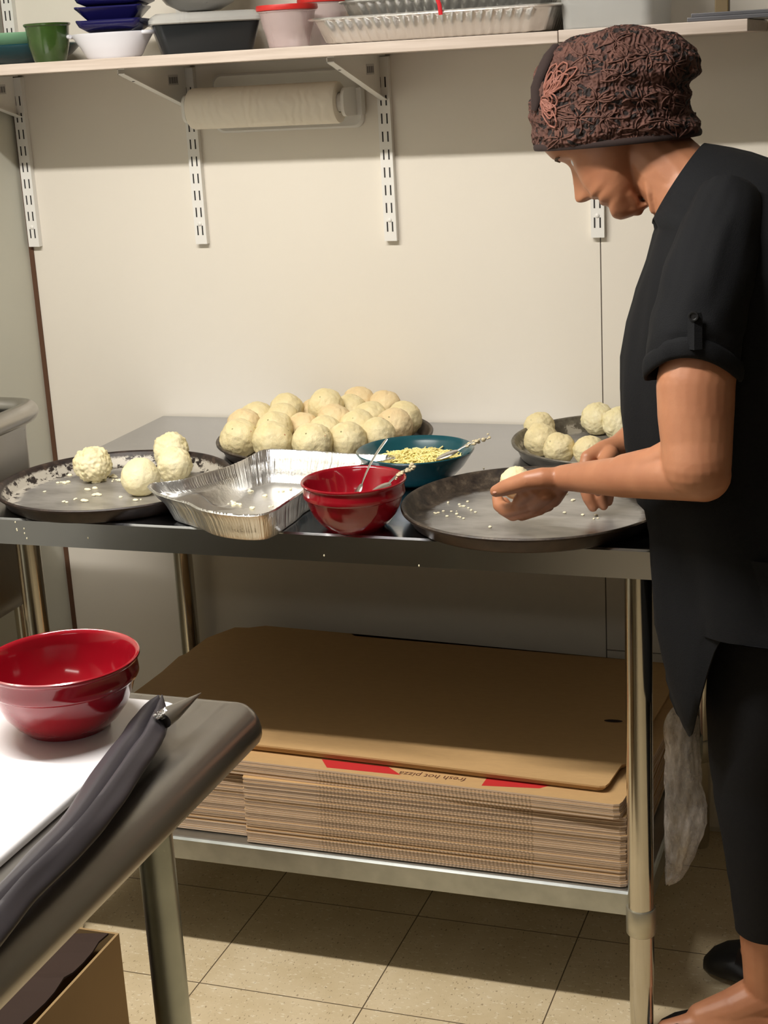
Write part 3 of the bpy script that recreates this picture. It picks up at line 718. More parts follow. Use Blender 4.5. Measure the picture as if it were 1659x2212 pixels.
# white oval dish with handles
x=at(240,-.235)
t=empty('baking_dish',(x,-.225,Z1),'small white oval baking dish under the navy dishes','dish')
m=MB().lathe([(0,.004),(.050,.004),(.060,.015),(.072,.040),(.078,.045),(.080,.044),(.079,.041),(.064,.020),(.055,.004),(.05,0),(0,0)],(x,-.225,Z1),n=64,sy=.72); m.build('dish_body','white_ceramic',t)
for sg in (-1,1):
    m=MB(); pts=[V((x+sg*(.074+.012*math.sin(a)),-.225+.026*math.cos(a),Z1+.042)) for a in [PI*i/10 for i in range(11)]]
    m.tube(pts,.0038,10); m.build('handle','white_ceramic',t)
def sqdish(cx,cy,z,hw,h,label,rot,mat='navy',lip=.008):
    m=MB(); R=[]
    for ins,zz in ((.6,.003),(.62,.003),(.9,h-.003),(.985,h),(1,h+.0005),(1,h-.002),(.93,h-.006),(.68,0),(.55,0)):
        ring=[]
        for (a,b) in rrect(-1,-1,1,1,.22,6):
            bow=1-.06*math.sin(PI*(a+1)/2)*abs(b) ; up=.006*(abs(a)*abs(b)) if zz>.01 else 0
            ring.append(V((a*hw*ins,b*hw*ins*bow,zz+up)))
        R.append(ring)
    m.rings(R); m.xf(Matrix.Translation((cx,cy,z))@Matrix.Rotation(rot,4,'Z')); o=m.build('square_dish',mat); return tag(o,label,'dish','navy dishes stacked on the shelf')
x=at(258,-.22)
sqdish(x-.002,-.225,Z1+.0455,.060,.016,'navy blue square dish, lowest of the three on the white dish',.25)
sqdish(x-.003,-.225,Z1+.0665,.062,.018,'navy blue square dish, middle of the three stacked on the shelf',.32)
sqdish(x+.003,-.222,Z1+.0895,.064,.014,'navy blue square dish, topmost of the three stacked on the shelf',.22)
# black container with frosted lid
x=at(446,-.155)
t=empty('food_container',(x,-.155,Z1),'black rectangular food container with frosted lid, under the steel bowl','food container')
def rbox(cx,cy,z,spec,rot,rad,name,mat,par):
    m=MB(); R=[[(V((a,b,0))) for a,b in rrect(-hx,-hy,hx,hy,min(rad,hx*.6,hy*.6),5)] for hx,hy,_ in spec]
    R=[[V((p.x,p.y,s[2])) for p in r] for r,s in zip(R,spec)]
    m.rings(R); m.xf(Matrix.Translation((cx,cy,z))@Matrix.Rotation(rot,4,'Z')); return m.build(name,mat,par,angle=30)
rt=.5
rbox(x,-.155,Z1,[(.078,.055,.0035),(.095,.070,.052),(.097,.072,.052),(.097,.072,.050),(.082,.058,0)][::-1],rt,.016,'container_body','black_plastic',t)
rbox(x,-.155,Z1,[(.101,.076,.0522),(.104,.079,.054),(.104,.079,.060),(.099,.074,.066),(.090,.066,.071),(.078,.054,.0715)],rt,.02,'lid','clear_lid',t)
xb=at(432,-.17)
o=MB().lathe([(0,.004),(.035,.006),(.06,.018),(.082,.045),(.09,.07),(.092,.071),(.091,.068),(.084,.044),(.062,.0165),(.037,.004),(0,0)],(xb,-.155,Z1+.0718),n=64).build('steel_bowl','steel_sink'); tag(o,'round stainless mixing bowl on top of the black container','bowl')
for i,(px,Y,r,h,lab) in enumerate(((625,-.225,.050,.066,'translucent round tub with red lid left of the foil trays'),(704,-.10,.044,.080,'translucent round tub with red lid standing behind the foil trays'))):
    x=at(px,Y); t=empty('plastic_tub',(x,Y,Z1),lab,'food container','red-lidded tubs on the shelf')
    MB().lathe([(0,.002),(r*.72,.002),(r*.80,.02),(r*.86,.03),(r*.9,.034),(r*1.0,h-.004),(r*1.04,h-.004),(r*1.04,h-.006),(r*.98,h-.007),(r*.84,.029),(r*.78,.019),(r*.70,0),(0,0)],(x,Y,Z1),n=48).build('tub_body','clear_tub',t)
    MB().lathe([(r*.2,h-.001),(r*1.0,h-.001),(r*1.08,h-.003),(r*1.1,h),(r*1.08,h+.006),(r*.98,h+.006),(r*.9,h+.003),(r*.2,h+.003)],(x,Y,Z1),n=48).build('lid','red_plastic',t)
# foil baking trays, nested stack
def bigtray(cx,cy,z,hx,hy,h,label,name='foil_pan',wall=0):
    base=rrect(-1,-1,1,1,.12,6); m=MB(); R=[]
    def ring(sx,sy,zz,amp):
        out=[]; P=rrect(-hx*sx,-hy*sy,hx*sx,hy*sy,.035,8); Q=[]
        for i in range(len(P)):
            a=V(P[i]).to_3d() if False else V((P[i][0],P[i][1],0)); b_=P[(i+1)%len(P)]; b_=V((b_[0],b_[1],0)); k=max(1,int((b_-a).length/.0045)) if ring.n is None else ring.n[i]
            cnt.append(k)
            for j in range(k): Q.append(a.lerp(b_,j/k))
        for i,q in enumerate(Q):
            u=V((q.x/hx,q.y/hy,0)).normalized(); a=amp*(1 if (i//2)%2 else -1)
            out.append(V((q.x+u.x*a,q.y+u.y*a,zz)))
        return out
    ring.n=None; cnt=[]; r0=ring(1,1,h,0); ring.n=list(cnt)
    for sx,sy,zz,amp in ((.0,.0,.0015,0),(.86,.8,.0015,0),(.89,.84,.004,.0018),(.95,.93,h-.008,.0021),(.965,.95,h-.003,0),(1,1,h,0),(1.006,1.01,h-.002,0),(1.0,1.0,h-.004,0),(.97,.955,h-.0045,0),(.955,.94,h-.0085,.0016),(.895,.85,.0035,.0018),(.865,.81,.0005,0),(0,0,.0005,0)):
        if sx==0: R.append([V((0,0,zz))]*len(r0) if False else [p*.001+V((0,0,zz)) for p in r0])
        else: R.append(ring(sx,sy,zz,amp))
    R=[[V((p.x,p.y,p.z)) for p in r] for r in R]
    m.rings(R,cap0=False,cap1=False); m.xf(Matrix.Translation((cx,cy,z))); o=m.build(name,'foil',angle=50); return tag(o,label,'foil pan','foil baking pans stacked on the shelf')
xa=W(660,90,-.29).x; xb=W(1205,60,-.29).x; cxx=(xa+xb)/2; hxx=(xb-xa)/2
bigtray(cxx,-.172,Z1,hxx,.125,.044,'long ribbed foil baking pan, lowest of the stack on the shelf')
bigtray(cxx+.012,-.165,Z1+.030,hxx*.84,.105,.040,'ribbed foil baking pan, middle of the stack on the shelf')
bigtray(cxx+.010,-.165,Z1+.052,hxx*.84,.105,.034,'ribbed foil baking pan, topmost of the stack on the shelf')
a=W(941,-12,-.305); b_=W(952,32,-.300)
o=MB().tube([a+V((-.004,.0,.02)),a,a.lerp(b_,.5)+V((.002,0,0)),b_],[.0035]*4,8,flat=.3).build('red_ribbon','red_ribbon'); tag(o,'short red ribbon hanging over the foil pans','ribbon')
x0=W(1222,50,-.2).x; x1=W(1430,40,-.2).x
t=empty('storage_tote',((x0+x1)/2,-.16,Z1),'large translucent plastic tote on the shelf above the cook','storage box')
rbox((x0+x1)/2,-.16,Z1,[((x1-x0)/2*.93,.10,0),((x1-x0)/2,.115,.13),((x1-x0)/2-.003,.112,.13),((x1-x0)/2*.93-.003,.097,.003)],0,.02,'tote_body','tote',t)
rbox((x0+x1)/2,-.16,Z1,[((x1-x0)/2+.004,.119,.1305),((x1-x0)/2+.004,.119,.14),((x1-x0)/2-.01,.1,.145)],0,.02,'lid','tote',t)
x0=W(1487,45,-.27).x
t=empty('metal_rack',(x0+.10,-.16,1.5725),'grey metal stand on the right end of the shelf, with a brown post','rack')
MB().box((x0,-.285,1.5725),(x0+.25,-.02,1.579)).box((x0+.006,-.283,1.579),(x0+.25,-.275,1.585)).build('base_plate','grey_metal',t,smooth=False,bevel=.001)
x2=W(1560,10,-.25).x
MB().box((x2-.010,-.265,1.579),(x2+.012,-.245,1.75)).build('post','brown_wood',t,smooth=False,bevel=.002)
# ------------------------------------------------------------------ sink at the left wall
t=empty('hand_sink',(.12,-.6,.5),'stainless steel sink with rolled rim in the left corner','sink')
sx1=.222; sy1=-.395; zz=.945
pth=catmull([V(p) for p in [(.0,sy1+.0,zz),(.10,sy1,zz),(.17,sy1-.002,zz),(.206,sy1-.012,zz),(sx1,sy1-.045,zz),(sx1+.004,sy1-.11,zz),(sx1+.006,-.70,zz),(sx1+.006,-.80,zz),(.20,-.835,zz),(.15,-.845,zz),(.0,-.845,zz)]],6,False)
MB().tube(pth,.0195,20).build('rolled_rim','steel_sink',t)
m=MB(); R=[]
for ins,z in ((.004,.935),(.006,.90),(.008,.62),(.022,.585),(.05,.57),(.10,.565)):
    R.append([(x,y,z) for x,y in rrect(.001,-.83+ins,sx1-ins*.9,sy1-.012-ins,.03,6)])
m.rings(R,cap0=False); m.build('basin','steel_sink',t)
for y in (-.45,-.79): MB().tube([(.17,y,0),(.17,y,.585)],.016,20).build('leg','chrome',t)
# ------------------------------------------------------------------ foreground table
FZ=.86
t=empty('steel_worktable',(.6,-2.3,0),'stainless worktable with a rolled edge in the left foreground','table')
m=MB(); R=[]
FX0,FX1,FY0,FY1=.10,1.132,-3.6,-1.424
for ins,z in ((.014,-.040),(.003,-.040),(.0,-.034),(.0,-.026),(.003,-.017),(.009,-.0095),(.018,-.004),(.030,-.001),(.045,0)):
    k=max(.004,.034-ins)
    R.append([(x,y,FZ+z) for x,y in rrect(FX0+ins,FY0+ins,FX1-ins,FY1-ins*(.45),k,10)])
m.rings(R,cap0=False); m.build('tabletop','steel_roll',t,angle=60)
for x,y in ((1.012,-1.50),(.2,-1.50),(1.012,-3.5),(.2,-3.5)):
    lg=MB().tube([(x,y,.10),(x,y,FZ-.003)],.0205,32).build('leg','galv_leg',t)
    MB().tube([(x,y,0),(x,y,.012),(x,y,.10)],[.016,.0185,.0185],24).build('foot','galv_leg',lg)
m=MB(); R=[]
for ins,z in ((.003,.0003),(0,.003),(0,.0095),(.003,.012)):
    R.append([(x,y,FZ+z) for x,y in rrect(.25+ins,-3.0+ins,1.047-ins,-1.478-ins,.012,5)])
m.rings(R); o=m.build('cutting_board','cut_board',angle=60); tag(o,'large white plastic cutting board on the foreground worktable','cutting board')
# dark plastic roll along the edge
t=empty('plastic_wrap_roll',G(250,1680,.875),'long dark grey plastic piping bag, flattened, with a pointed tip on the table edge','piping bag')
pairs=[((340,1543),(362,1558)),((304,1560),(366,1574)),((274,1592),(361,1600)),((262,1612),(348,1628)),((231,1650),(322,1668)),((177,1729),(272,1748)),((128,1803),(212,1826)),((62,1873),(150,1893)),((0,1939),(80,1962)),((-110,2040),(0,2070)),((-300,2200),(-130,2240))]
LC=catmull([G(*a_,.8735) for a_,_ in pairs],6,False); RCC=catmull([G(*b_,.8735) for _,b_ in pairs],6,False)
CP=[(a_+b_)/2 for a_,b_ in zip(LC,RCC)]; HV=[(b_-a_)/2 for a_,b_ in zip(LC,RCC)]
R=[];NS=36
for i,p in enumerate(CP):
    hv=HV[i]; fat=min(1,.5+i/14)
    ring=[]
    for j in range(NS):
        a=2*PI*j/NS; ca,sa=math.cos(a),math.sin(a)
        hgt=.0085+.004*math.exp(-((ca-.45)/.25)**2)-.006*math.exp(-((ca-.05)/.16)**2)+.0012*noise.noise(V((ca*4,i*.12,1)))
        wv=1+.05*noise.noise(V((i*.25,sa,ca)))
        q=p+hv*ca*wv; q.z=.8722+.0105+(hgt*(1+.5*fat) if sa>0 else .0100)*sa+(.006 if i<8 else 0)*(1-i/8 if i<8 else 0)
        ring.append(q)
    R.append(ring)
MB().rings(R).build('bag_body','black_sheet',t,angle=80)
a,b_=G(349,1556,.893),G(434,1497,.897)
MB().tube([a,a.lerp(b_,.25),a.lerp(b_,.6),b_],[.0125,.0115,.0065,.0006],16,flat=.7).build('pointed_tip','steel_roll',t)
m=MB()
for i in range(16):
    p=a+V((random.gauss(0,.004),random.gauss(0,.005),random.uniform(.002,.011))); s_=random.uniform(.002,.005)
    m.add([p,p+V((s_,random.uniform(-s_,s_),s_*.4)),p+V((random.uniform(-s_,s_),s_,s_*.8))],[(0,1,2)])
    m.sphere(p,s_*.6,5,4,sc=(1,1.4,.5))
m.build('foil_scrap','foil',t,smooth=False)
# cardboard box on the floor under the worktable
t=empty('cardboard_box',(.5,-1.5,0),'open cardboard box with a torn dark flap on the floor under the worktable','box')
bx,by,bz=.705,-1.10,.31
m=MB(); th=.004
m.box((bx-.004,-1.75,0.001),(bx,by,bz)).box((.30,by-.004,.001),(bx-.004,by,bz)).box((.30,-1.75,.001),(.304,by-.004,bz)).box((.304,-1.75,.001),(bx-.004,-1.746,bz)).box((.304,-1.746,.001),(bx-.004,by-.004,.006))
m.build('box_wall','box_card',t,smooth=False)
# dark torn flap hanging open inside, leaning up from the near edge
m=MB(); top=[];bot=[]
for i in range(25):
    u=i/24; y=by-.01-u*.62; top.append(V((bx-.012+.004*noise.noise(V((i*1.7,0,0)))-.0*u,y,bz+.004+.010*noise.noise(V((i*.9,5,0)))))); bot.append(V((bx-.30,y,bz-.04)))
m.rings([[p,q,q-V((0,0,.003)),p-V((0,0,.003))] for p,q in zip(top,bot)]); m.build('torn_flap','box_in',t,smooth=False)
# ------------------------------------------------------------------ the cook
pr=empty('person',(1.62,-.64,0),'person in brown crochet hat, black blouse and leggings bending over the pan with both hands','person')
def q(px,py,Y,r): p=W(px,py,Y); return (p,PR(p,r))
B=MB()
# torso, neck (hidden under the blouse)
B.chain([(V((1.64,-.63,.88)),.13),(V((1.61,-.63,1.05)),.125),(V((1.60,-.63,1.20)),.12),(V((1.585,-.63,1.29)),.075)])
B.chain([(V((1.60,-.76,1.26)),.06),(V((1.59,-.50,1.26)),.06)])
nk0=W(1405,325,-.625); nk1=W(1470,392,-.63); nk2=W(1525,455,-.64)
B.chain([(nk0,.050),(nk1,.055),(nk2,.066),(V((1.59,-.63,1.26)),.09)])
B.chain([q(1377,453,-.630,14),q(1368,436,-.645,14),q(1356,418,-.655,12)])
B.chain([q(1398,380,-.668,8),q(1403,415,-.668,9),q(1411,455,-.660,8)])
# sternomastoid fold
B.chain([q(1410,362,-.668,9),q(1420,410,-.671,10),q(1430,455,-.670,10),q(1444,490,-.665,8)])
B.chain([q(1415,400,-.655,22),q(1424,445,-.65,18),q(1436,482,-.65,16)])
# legs and feet
near=[(V((1.640,-.715,.86)),.105),(V((1.612,-.72,.62)),.088),(V((1.596,-.72,.47)),.062),(V((1.606,-.715,.36)),.056),(V((1.610,-.70,.24)),.046),(V((1.607,-.685,.145)),.036),(V((1.608,-.675,.085)),.034)]
far=[(V((1.65,-.56,.86)),.10),(V((1.63,-.545,.62)),.086),(V((1.63,-.53,.47)),.060),(V((1.645,-.525,.36)),.055),(V((1.65,-.52,.22)),.044),(V((1.65,-.515,.12)),.034),(V((1.65,-.51,.085)),.034)]
B.chain(near); B.chain(far)
B.chain([(V((1.640,-.67,.038)),.032),(V((1.58,-.685,.048)),.034),(V((1.535,-.70,.036)),.029),(V((1.49,-.71,.026)),.021),(V((1.455,-.715,.020)),.014)])
B.chain([(V((1.608,-.675,.085)),.036),(V((1.56,-.69,.060)),.031),(V((1.51,-.70,.040)),.024)])
B.chain([(V((1.555,-.665,.036)),.026),(V((1.50,-.68,.024)),.018)])
B.chain([(V((1.68,-.51,.038)),.032),(V((1.60,-.505,.040)),.032),(V((1.545,-.50,.028)),.022),(V((1.51,-.497,.022)),.015)])
B.chain([(V((1.65,-.51,.085)),.034),(V((1.59,-.505,.055)),.03)])
# left arm (near)
B.chain([q(1555,600,-.84,70),q(1520,720,-.865,80),q(1503,830,-.885,85),q(1503,900,-.895,82),q(1505,960,-.905,77),q(1506,1005,-.915,74)],24)
B.chain([q(1506,1005,-.915,74),q(1520,1025,-.918,60),q(1452,1028,-.900,53),q(1405,1029,-.880,50),q(1345,1030,-.850,45),q(1290,1031,-.815,38),q(1245,1031,-.785,32),q(1215,1032,-.768,28)],24)
B.chain([q(1470,975,-.90,40),q(1420,1005,-.885,42),q(1350,1020,-.853,40)],20)
B.chain([q(1530,1050,-.915,28),q(1480,1054,-.91,27)])
# left hand
Wr=q(1215,1032,-.768,27.5)
mets=[[(1128,1094,-.748,15)],[(1146,1097,-.738,16)],[(1165,1097,-.728,16)],[(1183,1090,-.718,15)]]
for i,mm in enumerate(mets):
    B.chain([Wr,q(1180-6*i+10,1058+3*i,-.755+.01*i,22),q(*mm[0][:3],mm[0][3]+1)])
B.chain([q(1205,1050,-.755,26),q(1190,1072,-.735,26),q(1175,1080,-.730,24)])
B.chain([q(1128,1094,-.748,16),q(1096,1103,-.737,16),q(1078,1092,-.724,14),q(1074,1076,-.714,12)])
B.chain([q(1146,1099,-.736,15.5),q(1108,1112,-.714,14.5),q(1085,1100,-.700,13),q(1078,1080,-.692,11.5)])
B.chain([q(1165,1099,-.724,15),q(1127,1112,-.700,14),q(1100,1104,-.685,12.5),q(1090,1084,-.677,11)])
B.chain([q(1183,1092,-.713,14),q(1150,1106,-.690,12),q(1128,1100,-.678,11),q(1116,1086,-.670,10)])
B.chain([q(1205,1034,-.768,25),q(1172,1033,-.777,24),q(1142,1037,-.780,21),q(1108,1048,-.772,19),q(1088,1055,-.765,17.5),q(1071,1061,-.757,13.5)])
B.chain([q(1155,1052,-.772,20),q(1135,1070,-.757,18),q(1120,1088,-.748,15)])
B.chain([q(1178,1062,-.765,26),q(1152,1083,-.748,22)])
B.chain([q(1140,1062,-.768,17),q(1122,1082,-.752,15)])
# right arm and hand
B.chain([(V((1.575,-.48,1.24)),.055),q(1500,760,-.46,70),q(1480,860,-.455,60),q(1440,905,-.47,44),q(1385,930,-.505,33),q(1338,962,-.545,25)],20)
for i,(x,y,Y) in enumerate([(1268,988,-.598),(1285,986,-.580),(1300,988,-.562),(1312,994,-.548)]):
    B.chain([q(1338,962,-.545,24),q(1305+4*i,970,-.57+.006*i,20),q(x,y,Y,15)])
B.chain([q(1268,990,-.598,15),q(1258,1035,-.615,14),q(1270,1075,-.620,13),q(1281,1096,-.618,11)])
B.chain([q(1286,990,-.580,15),q(1288,1035,-.602,14),q(1298,1072,-.610,12.5),q(1304,1093,-.609,10.5)])
B.chain([q(1300,992,-.562,14),q(1312,1030,-.585,13),q(1316,1066,-.592,12),q(1314,1084,-.590,10.5)])
B.chain([q(1312,996,-.548,13),q(1330,1028,-.570,11.5),q(1334,1058,-.577,10.5)])
B.chain([q(1318,980,-.580,19),q(1300,1012,-.615,15),q(1290,1040,-.635,12.5),q(1292,1062,-.642,11)])
# head
HC=W(1318,262,-.62); HC=V(HC)
yw=.13
fw=V((-.72,0,-.69)); up=V((-.69,0,.72)); 
fw=Matrix.Rotation(-yw,3,'Z')@fw; up=Matrix.Rotation(-yw,3,'Z')@up; lat=up.cross(fw).normalized(); fw=lat.cross(up).normalized()*1
if fw.x>0: fw=-fw
def lerp_tab(T,v):
    for (a,x),(b,y) in zip(T,T[1:]):
        if v<=b: 
            k=(v-a)/(b-a); k=max(0,min(1,k)); return x+(y-x)*k
    return T[-1][1]
TF=[(-.126,.045),(-.121,.068),(-.113,.084),(-.103,.090),(-.094,.086),(-.088,.0815),(-.082,.087),(-.076,.0905),(-.071,.0865),(-.068,.0875),(-.063,.0935),(-.058,.0895),(-.052,.0865),(-.04,.085),(-.02,.084),(-.004,.084),(.008,.089),(.02,.096),(.05,.097),(.08,.082),(.105,.05),(.118,.012)]
TB=[(-.126,-.035),(-.113,-.045),(-.10,-.03),(-.085,-.012),(-.07,.008),(-.05,.035),(-.03,.06),(0,.082),(.05,.092),(.085,.075),(.105,.045),(.118,.012)]
TW=[(-.126,.012),(-.121,.022),(-.11,.033),(-.095,.044),(-.08,.052),(-.06,.058),(-.035,.065),(-.01,.0685),(.03,.073),(.07,.066),(.1,.042),(.118,.01)]
TN=[(-.061,.0),(-.058,.010),(-.054,.022),(-.049,.030),(-.043,.0325),(-.036,.028),(-.022,.0175),(-.008,.0075),(.006,.0)]
R=[]; NH=120
for i in range(111):
    v=-.126+.244*i/110; F=lerp_tab(TF,v);Bk=lerp_tab(TB,v);Wd=lerp_tab(TW,v); mid=(F-Bk)/2; hl=(F+Bk)/2
    ring=[]
    for j in range(NH):
        a=2*PI*j/NH; ca,sa=math.cos(a),math.sin(a)
        e=.86 if ca>0 else 1.0
        x=mid+hl*math.copysign(abs(ca)**e,ca); y=Wd*math.copysign(abs(sa)**(.92),sa)
        if ca>0:
            nz=lerp_tab(TN,v) if -.061<v<.006 else 0
            sg=.0085+.006*max(0,min(1,(-.02-v)/.03)); x+=nz*math.exp(-(y/sg)**2)
            # nostril wing
            x-=.007*math.exp(-((abs(y)-.0085)/.0035)**2-((v+.0575)/.003)**2)
            x+=.006*math.exp(-((abs(y)-.013)/.006)**2-((v+.051)/.007)**2)
            # eye socket and lid
            x-=.011*math.exp(-((abs(y)-.031)/.014)**2-((v+.008)/.011)**2)
            x+=.0065*math.exp(-((abs(y)-.032)/.010)**2-((v+.012)/.007)**2)
            # cheek and nasolabial fold
            x+=.005*math.exp(-((abs(y)-.038)/.016)**2-((v+.045)/.018)**2)
            x-=.003*math.exp(-((abs(y)-.026-.25*(-.05-v))/.004)**2-((v+.066)/.016)**2)
            # mouth groove
            x-=.004*math.exp(-((v+.0695)/.0018)**2)*math.exp(-(y/.020)**4)
            x-=.003*math.exp(-((abs(y)-.024)/.004)**2-((v+.07)/.005)**2)
        ring.append(HC+fw*x+lat*y+up*v)
    R.append(ring)
B.rings(R)
raw=B.build('person_raw','skin')
md=raw.modifiers.new('r','REMESH'); md.mode='VOXEL'; md.voxel_size=.0021; md.use_smooth_shade=True
md=raw.modifiers.new('s','SMOOTH'); md.factor=.5; md.iterations=10
bpy.context.view_layer.update(); dg=bpy.context.evaluated_depsgraph_get()
me=bpy.data.meshes.new_from_object(raw.evaluated_get(dg)); bpy.data.objects.remove(raw)
me.materials.clear(); me.materials.append(MAT['skin']); me.transform(Matrix.Translation(-V(pr.location)))
for p_ in me.polygons: p_.use_smooth=True
bo=bpy.data.objects.new('body',me); C.objects.link(bo); bo.parent=pr
# eyes, brows, nails
for sg in (-1,1):
    MB().sphere(HC+fw*.0640+lat*sg*.031+up*-.0105,.0098,16,10).build('eye','white_ceramic',pr)
    m=MB(); m.tube([HC+fw*x_+lat*sg*y_+up*z_ for x_,y_,z_ in ((.0905,.014,.011),(.0895,.024,.014),(.084,.036,.013),(.076,.046,.009))],[.0018,.0026,.0022,.001],8,flat=.6); m.build('eyebrow','brow',pr)
a_=q(1070,1060,-.767,10); d1=(q(1062,1062,-.760,1)[0]-q(1084,1057,-.775,1)[0]).normalized()
MB().sphere(a_[0],1,14,8,sc=(.0045,.0075,.0018),R=Matrix((d1.cross(V((0,-.8,.6))).normalized(),d1,d1.cross(V((0,-.8,.6))).normalized().cross(d1))).transposed()).build('thumbnail','nail',pr)
# ---- blouse
def front(px,py,Y=-.68): return W(px,py,Y)
tab=[(1412,486),(1404,510),(1393,560),(1374,620),(1356,690),(1344,760),(1340,830),(1342,880),(1352,940),(1370,1000),(1384,1060),(1392,1110),(1399,1170),(1404,1230),(1408,1300),(1418,1365),(1433,1430),(1452,1485),(1468,1520)]
rows=[]
for px,py in tab:
    p=front(px,py); rows.append((p.z,p.x))
ztop=rows[0][0]
BK=[(.5,1.80),(.85,1.80),(1.0,1.765),(1.15,1.755),(1.25,1.73),(1.32,1.69)]
HY=[(.5,.225),(.85,.215),(1.0,.205),(1.15,.20),(1.25,.195),(1.30,.175),(1.33,.15)]
R=[]; NT_=144
def ring(zc,xf,xb,hy,cy=-.645,tilt=0,hem=None):
    out=[]; cx=(xf+xb)/2; hx=(xb-xf)/2
    for j in range(NT_):
        a=2*PI*j/NT_; ca,sa=math.cos(a),math.sin(a)
        x=cx+hx*math.copysign(abs(ca)**.85,ca); y=cy+hy*math.copysign(abs(sa)**.85,sa)
        z=zc+tilt*(x-xf)
        if hem: z=max(z,hem(a))
        # folds
        k=.007 if zc>1.0 else .010
        f_=k*noise.noise(V((x*14,y*14,zc*5)))+.004*noise.noise(V((x*30,y*30,zc*9)))
        if zc<.95: f_+=.005*math.sin(a*9+zc*6)*max(0,min(1,(.95-zc)/.25))
        x+=f_*ca; y+=f_*sa
        if z<ZT+.03 and y>TY0-.012:
            lim=TX1+.006+.0
            if x<lim: x=lim
        out.append(V((x,y,z)))
    return out
hemz_front=rows[-1][0]
def hemf(a):
    # a=pi is the front (towards the table), -pi/2 the near side
    ca=math.cos(a)
    hi=.745
    k=max(0,min(1,(-ca-.42)/.36)); k=k*k*(3-2*k); kb=max(0,min(1,(ca-.4)/.5))
    return hi+(hemz_front-hi)*k-.12*kb
for z,x in reversed(rows):
    R.append(ring(z,x,lerp_tab(BK,z),lerp_tab(HY,z),hem=hemf))
# shoulders, sloping to the collar
n0=W(1412,482,-.655); n1=W(1521,309,-.64)
tops=[]
last=R[-1]
colc=(n0+n1)/2; ax=(n1-n0)/2
col=[]
for j in range(NT_):
    a=2*PI*j/NT_; col.append(colc+ax*math.cos(a)+V((0,.078*math.sin(a),0))*1.0)
for k in (.12,.25,.4,.55,.7,.82,.92,1.0):
    rr=[]
    for j in range(NT_):
        p,c_=last[j],col[j]; u=k; bul=math.sin(PI*min(1,u))*.5
        pt=p.lerp(c_,u); outd=V((p.x-colc.x,p.y-colc.y,0)).normalized()
        pt+=outd*.030*bul*abs(math.sin(2*PI*j/NT_))+V((0,0,.022*math.sin(PI*u)*(.4+.6*max(0,math.cos(2*PI*j/NT_)))))
        rr.append(pt)
    R.append(rr)
# collar fold inward
R.append([colc+(p-colc)*.955+V((0,0,-.004)) for p in col])
R.append([colc+(p-colc)*.94+V((.004,0,-.03)) for p in col])
BL=MB(); BL.rings(R,cap0=False,cap1=False)
inn=[[V((p.x+(1.62-p.x)*.02,p.y+(-.645-p.y)*.02,p.z+.0005)) for p in R[0]],[V((p.x+(1.62-p.x)*.03,p.y+(-.645-p.y)*.03,p.z+.12)) for p in R[0]]]
BL.rings([R[0]]+inn,cap0=False,cap1=False)
bl=BL.build('blouse','black_cloth',pr,angle=70)
# sleeves
def sleeve(cent,near=True):
    P=catmull([c_[0] for c_ in cent],6,False); rad=[]
    for i in range(len(P)):
        u=i/6; a=int(min(u,len(cent)-2)); f=u-a; rad.append(cent[a][1]*(1-f)+cent[a+1][1]*f)
    R=[];n=64; ax=(P[-1]-P[0]).normalized(); xx=V((1,0,0)); xx=(xx-ax*xx.dot(ax)).normalized(); yy=ax.cross(xx)
    L=len(P)
    for i,p in enumerate(P):
        t_=(P[min(i+1,L-1)]-P[max(i-1,0)]).normalized(); x1=(xx-t_*xx.dot(t_)).normalized(); y1=t_.cross(x1)
        r_=[]
        for j in range(n):
            a=2*PI*j/n; d=x1*math.cos(a)+y1*math.sin(a)
            rr=rad[i]*(1+.05*noise.noise(V((math.cos(a)*1.8,math.sin(a)*1.8,i*.22)))+.025*noise.noise(V((math.cos(a)*5,math.sin(a)*5,i*.15))))
            nearside=max(0,-d.y)   # outer side carries the tab and is pulled up
            pt=p+d*rr
            if i>L-10: pt-=t_*(.034*nearside**1.5)*((i-(L-10))/9)
            r_.append(pt)
        R.append(r_)
    m=MB(); hem=R[-1]; c_=sum(hem,V())/n
    inner=[p+(c_-p).normalized()*.006 for p in hem]; deep=[p+(c_-p).normalized()*.010-t_*.05 for p in hem]
    m.rings(R+[inner,deep],cap0=True,cap1=False)
    # rolled cuff
    m2=MB(); cl=[p+(c_-p).normalized()*.001-t_*.006 for p in hem]; RR=[]
    for j in range(n+1):
        p=cl[j%n]; o_=(p-c_).normalized(); o_=(o_-t_*o_.dot(t_)).normalized(); RR.append([p+o_*.0045*math.cos(b)+t_*.014*math.sin(b) for b in [2*PI*k/10 for k in range(10)]])
    m2.rings(RR,cap0=False,cap1=False)
    return m,m2,R
cent=[q(1575,420,-.76,66),q(1560,500,-.80,88),q(1530,600,-.840,98),q(1508,690,-.862,101),q(1499,750,-.872,102),q(1497,812,-.878,101)]
m,m2,RS=sleeve(cent); 
m.build('sleeve','black_cloth',bl,angle=70); m2.build('cuff','black_cloth',bl,angle=70)
cent2=[(V((1.58,-.54,1.29)),.05),(V((1.565,-.49,1.25)),.062),(V((1.54,-.465,1.17)),.064),(V((1.53,-.46,1.11)),.064)]
m,m2,_=sleeve(cent2,False); m.build('sleeve','black_cloth',bl,angle=70); m2.build('cuff','black_cloth',bl,angle=70)
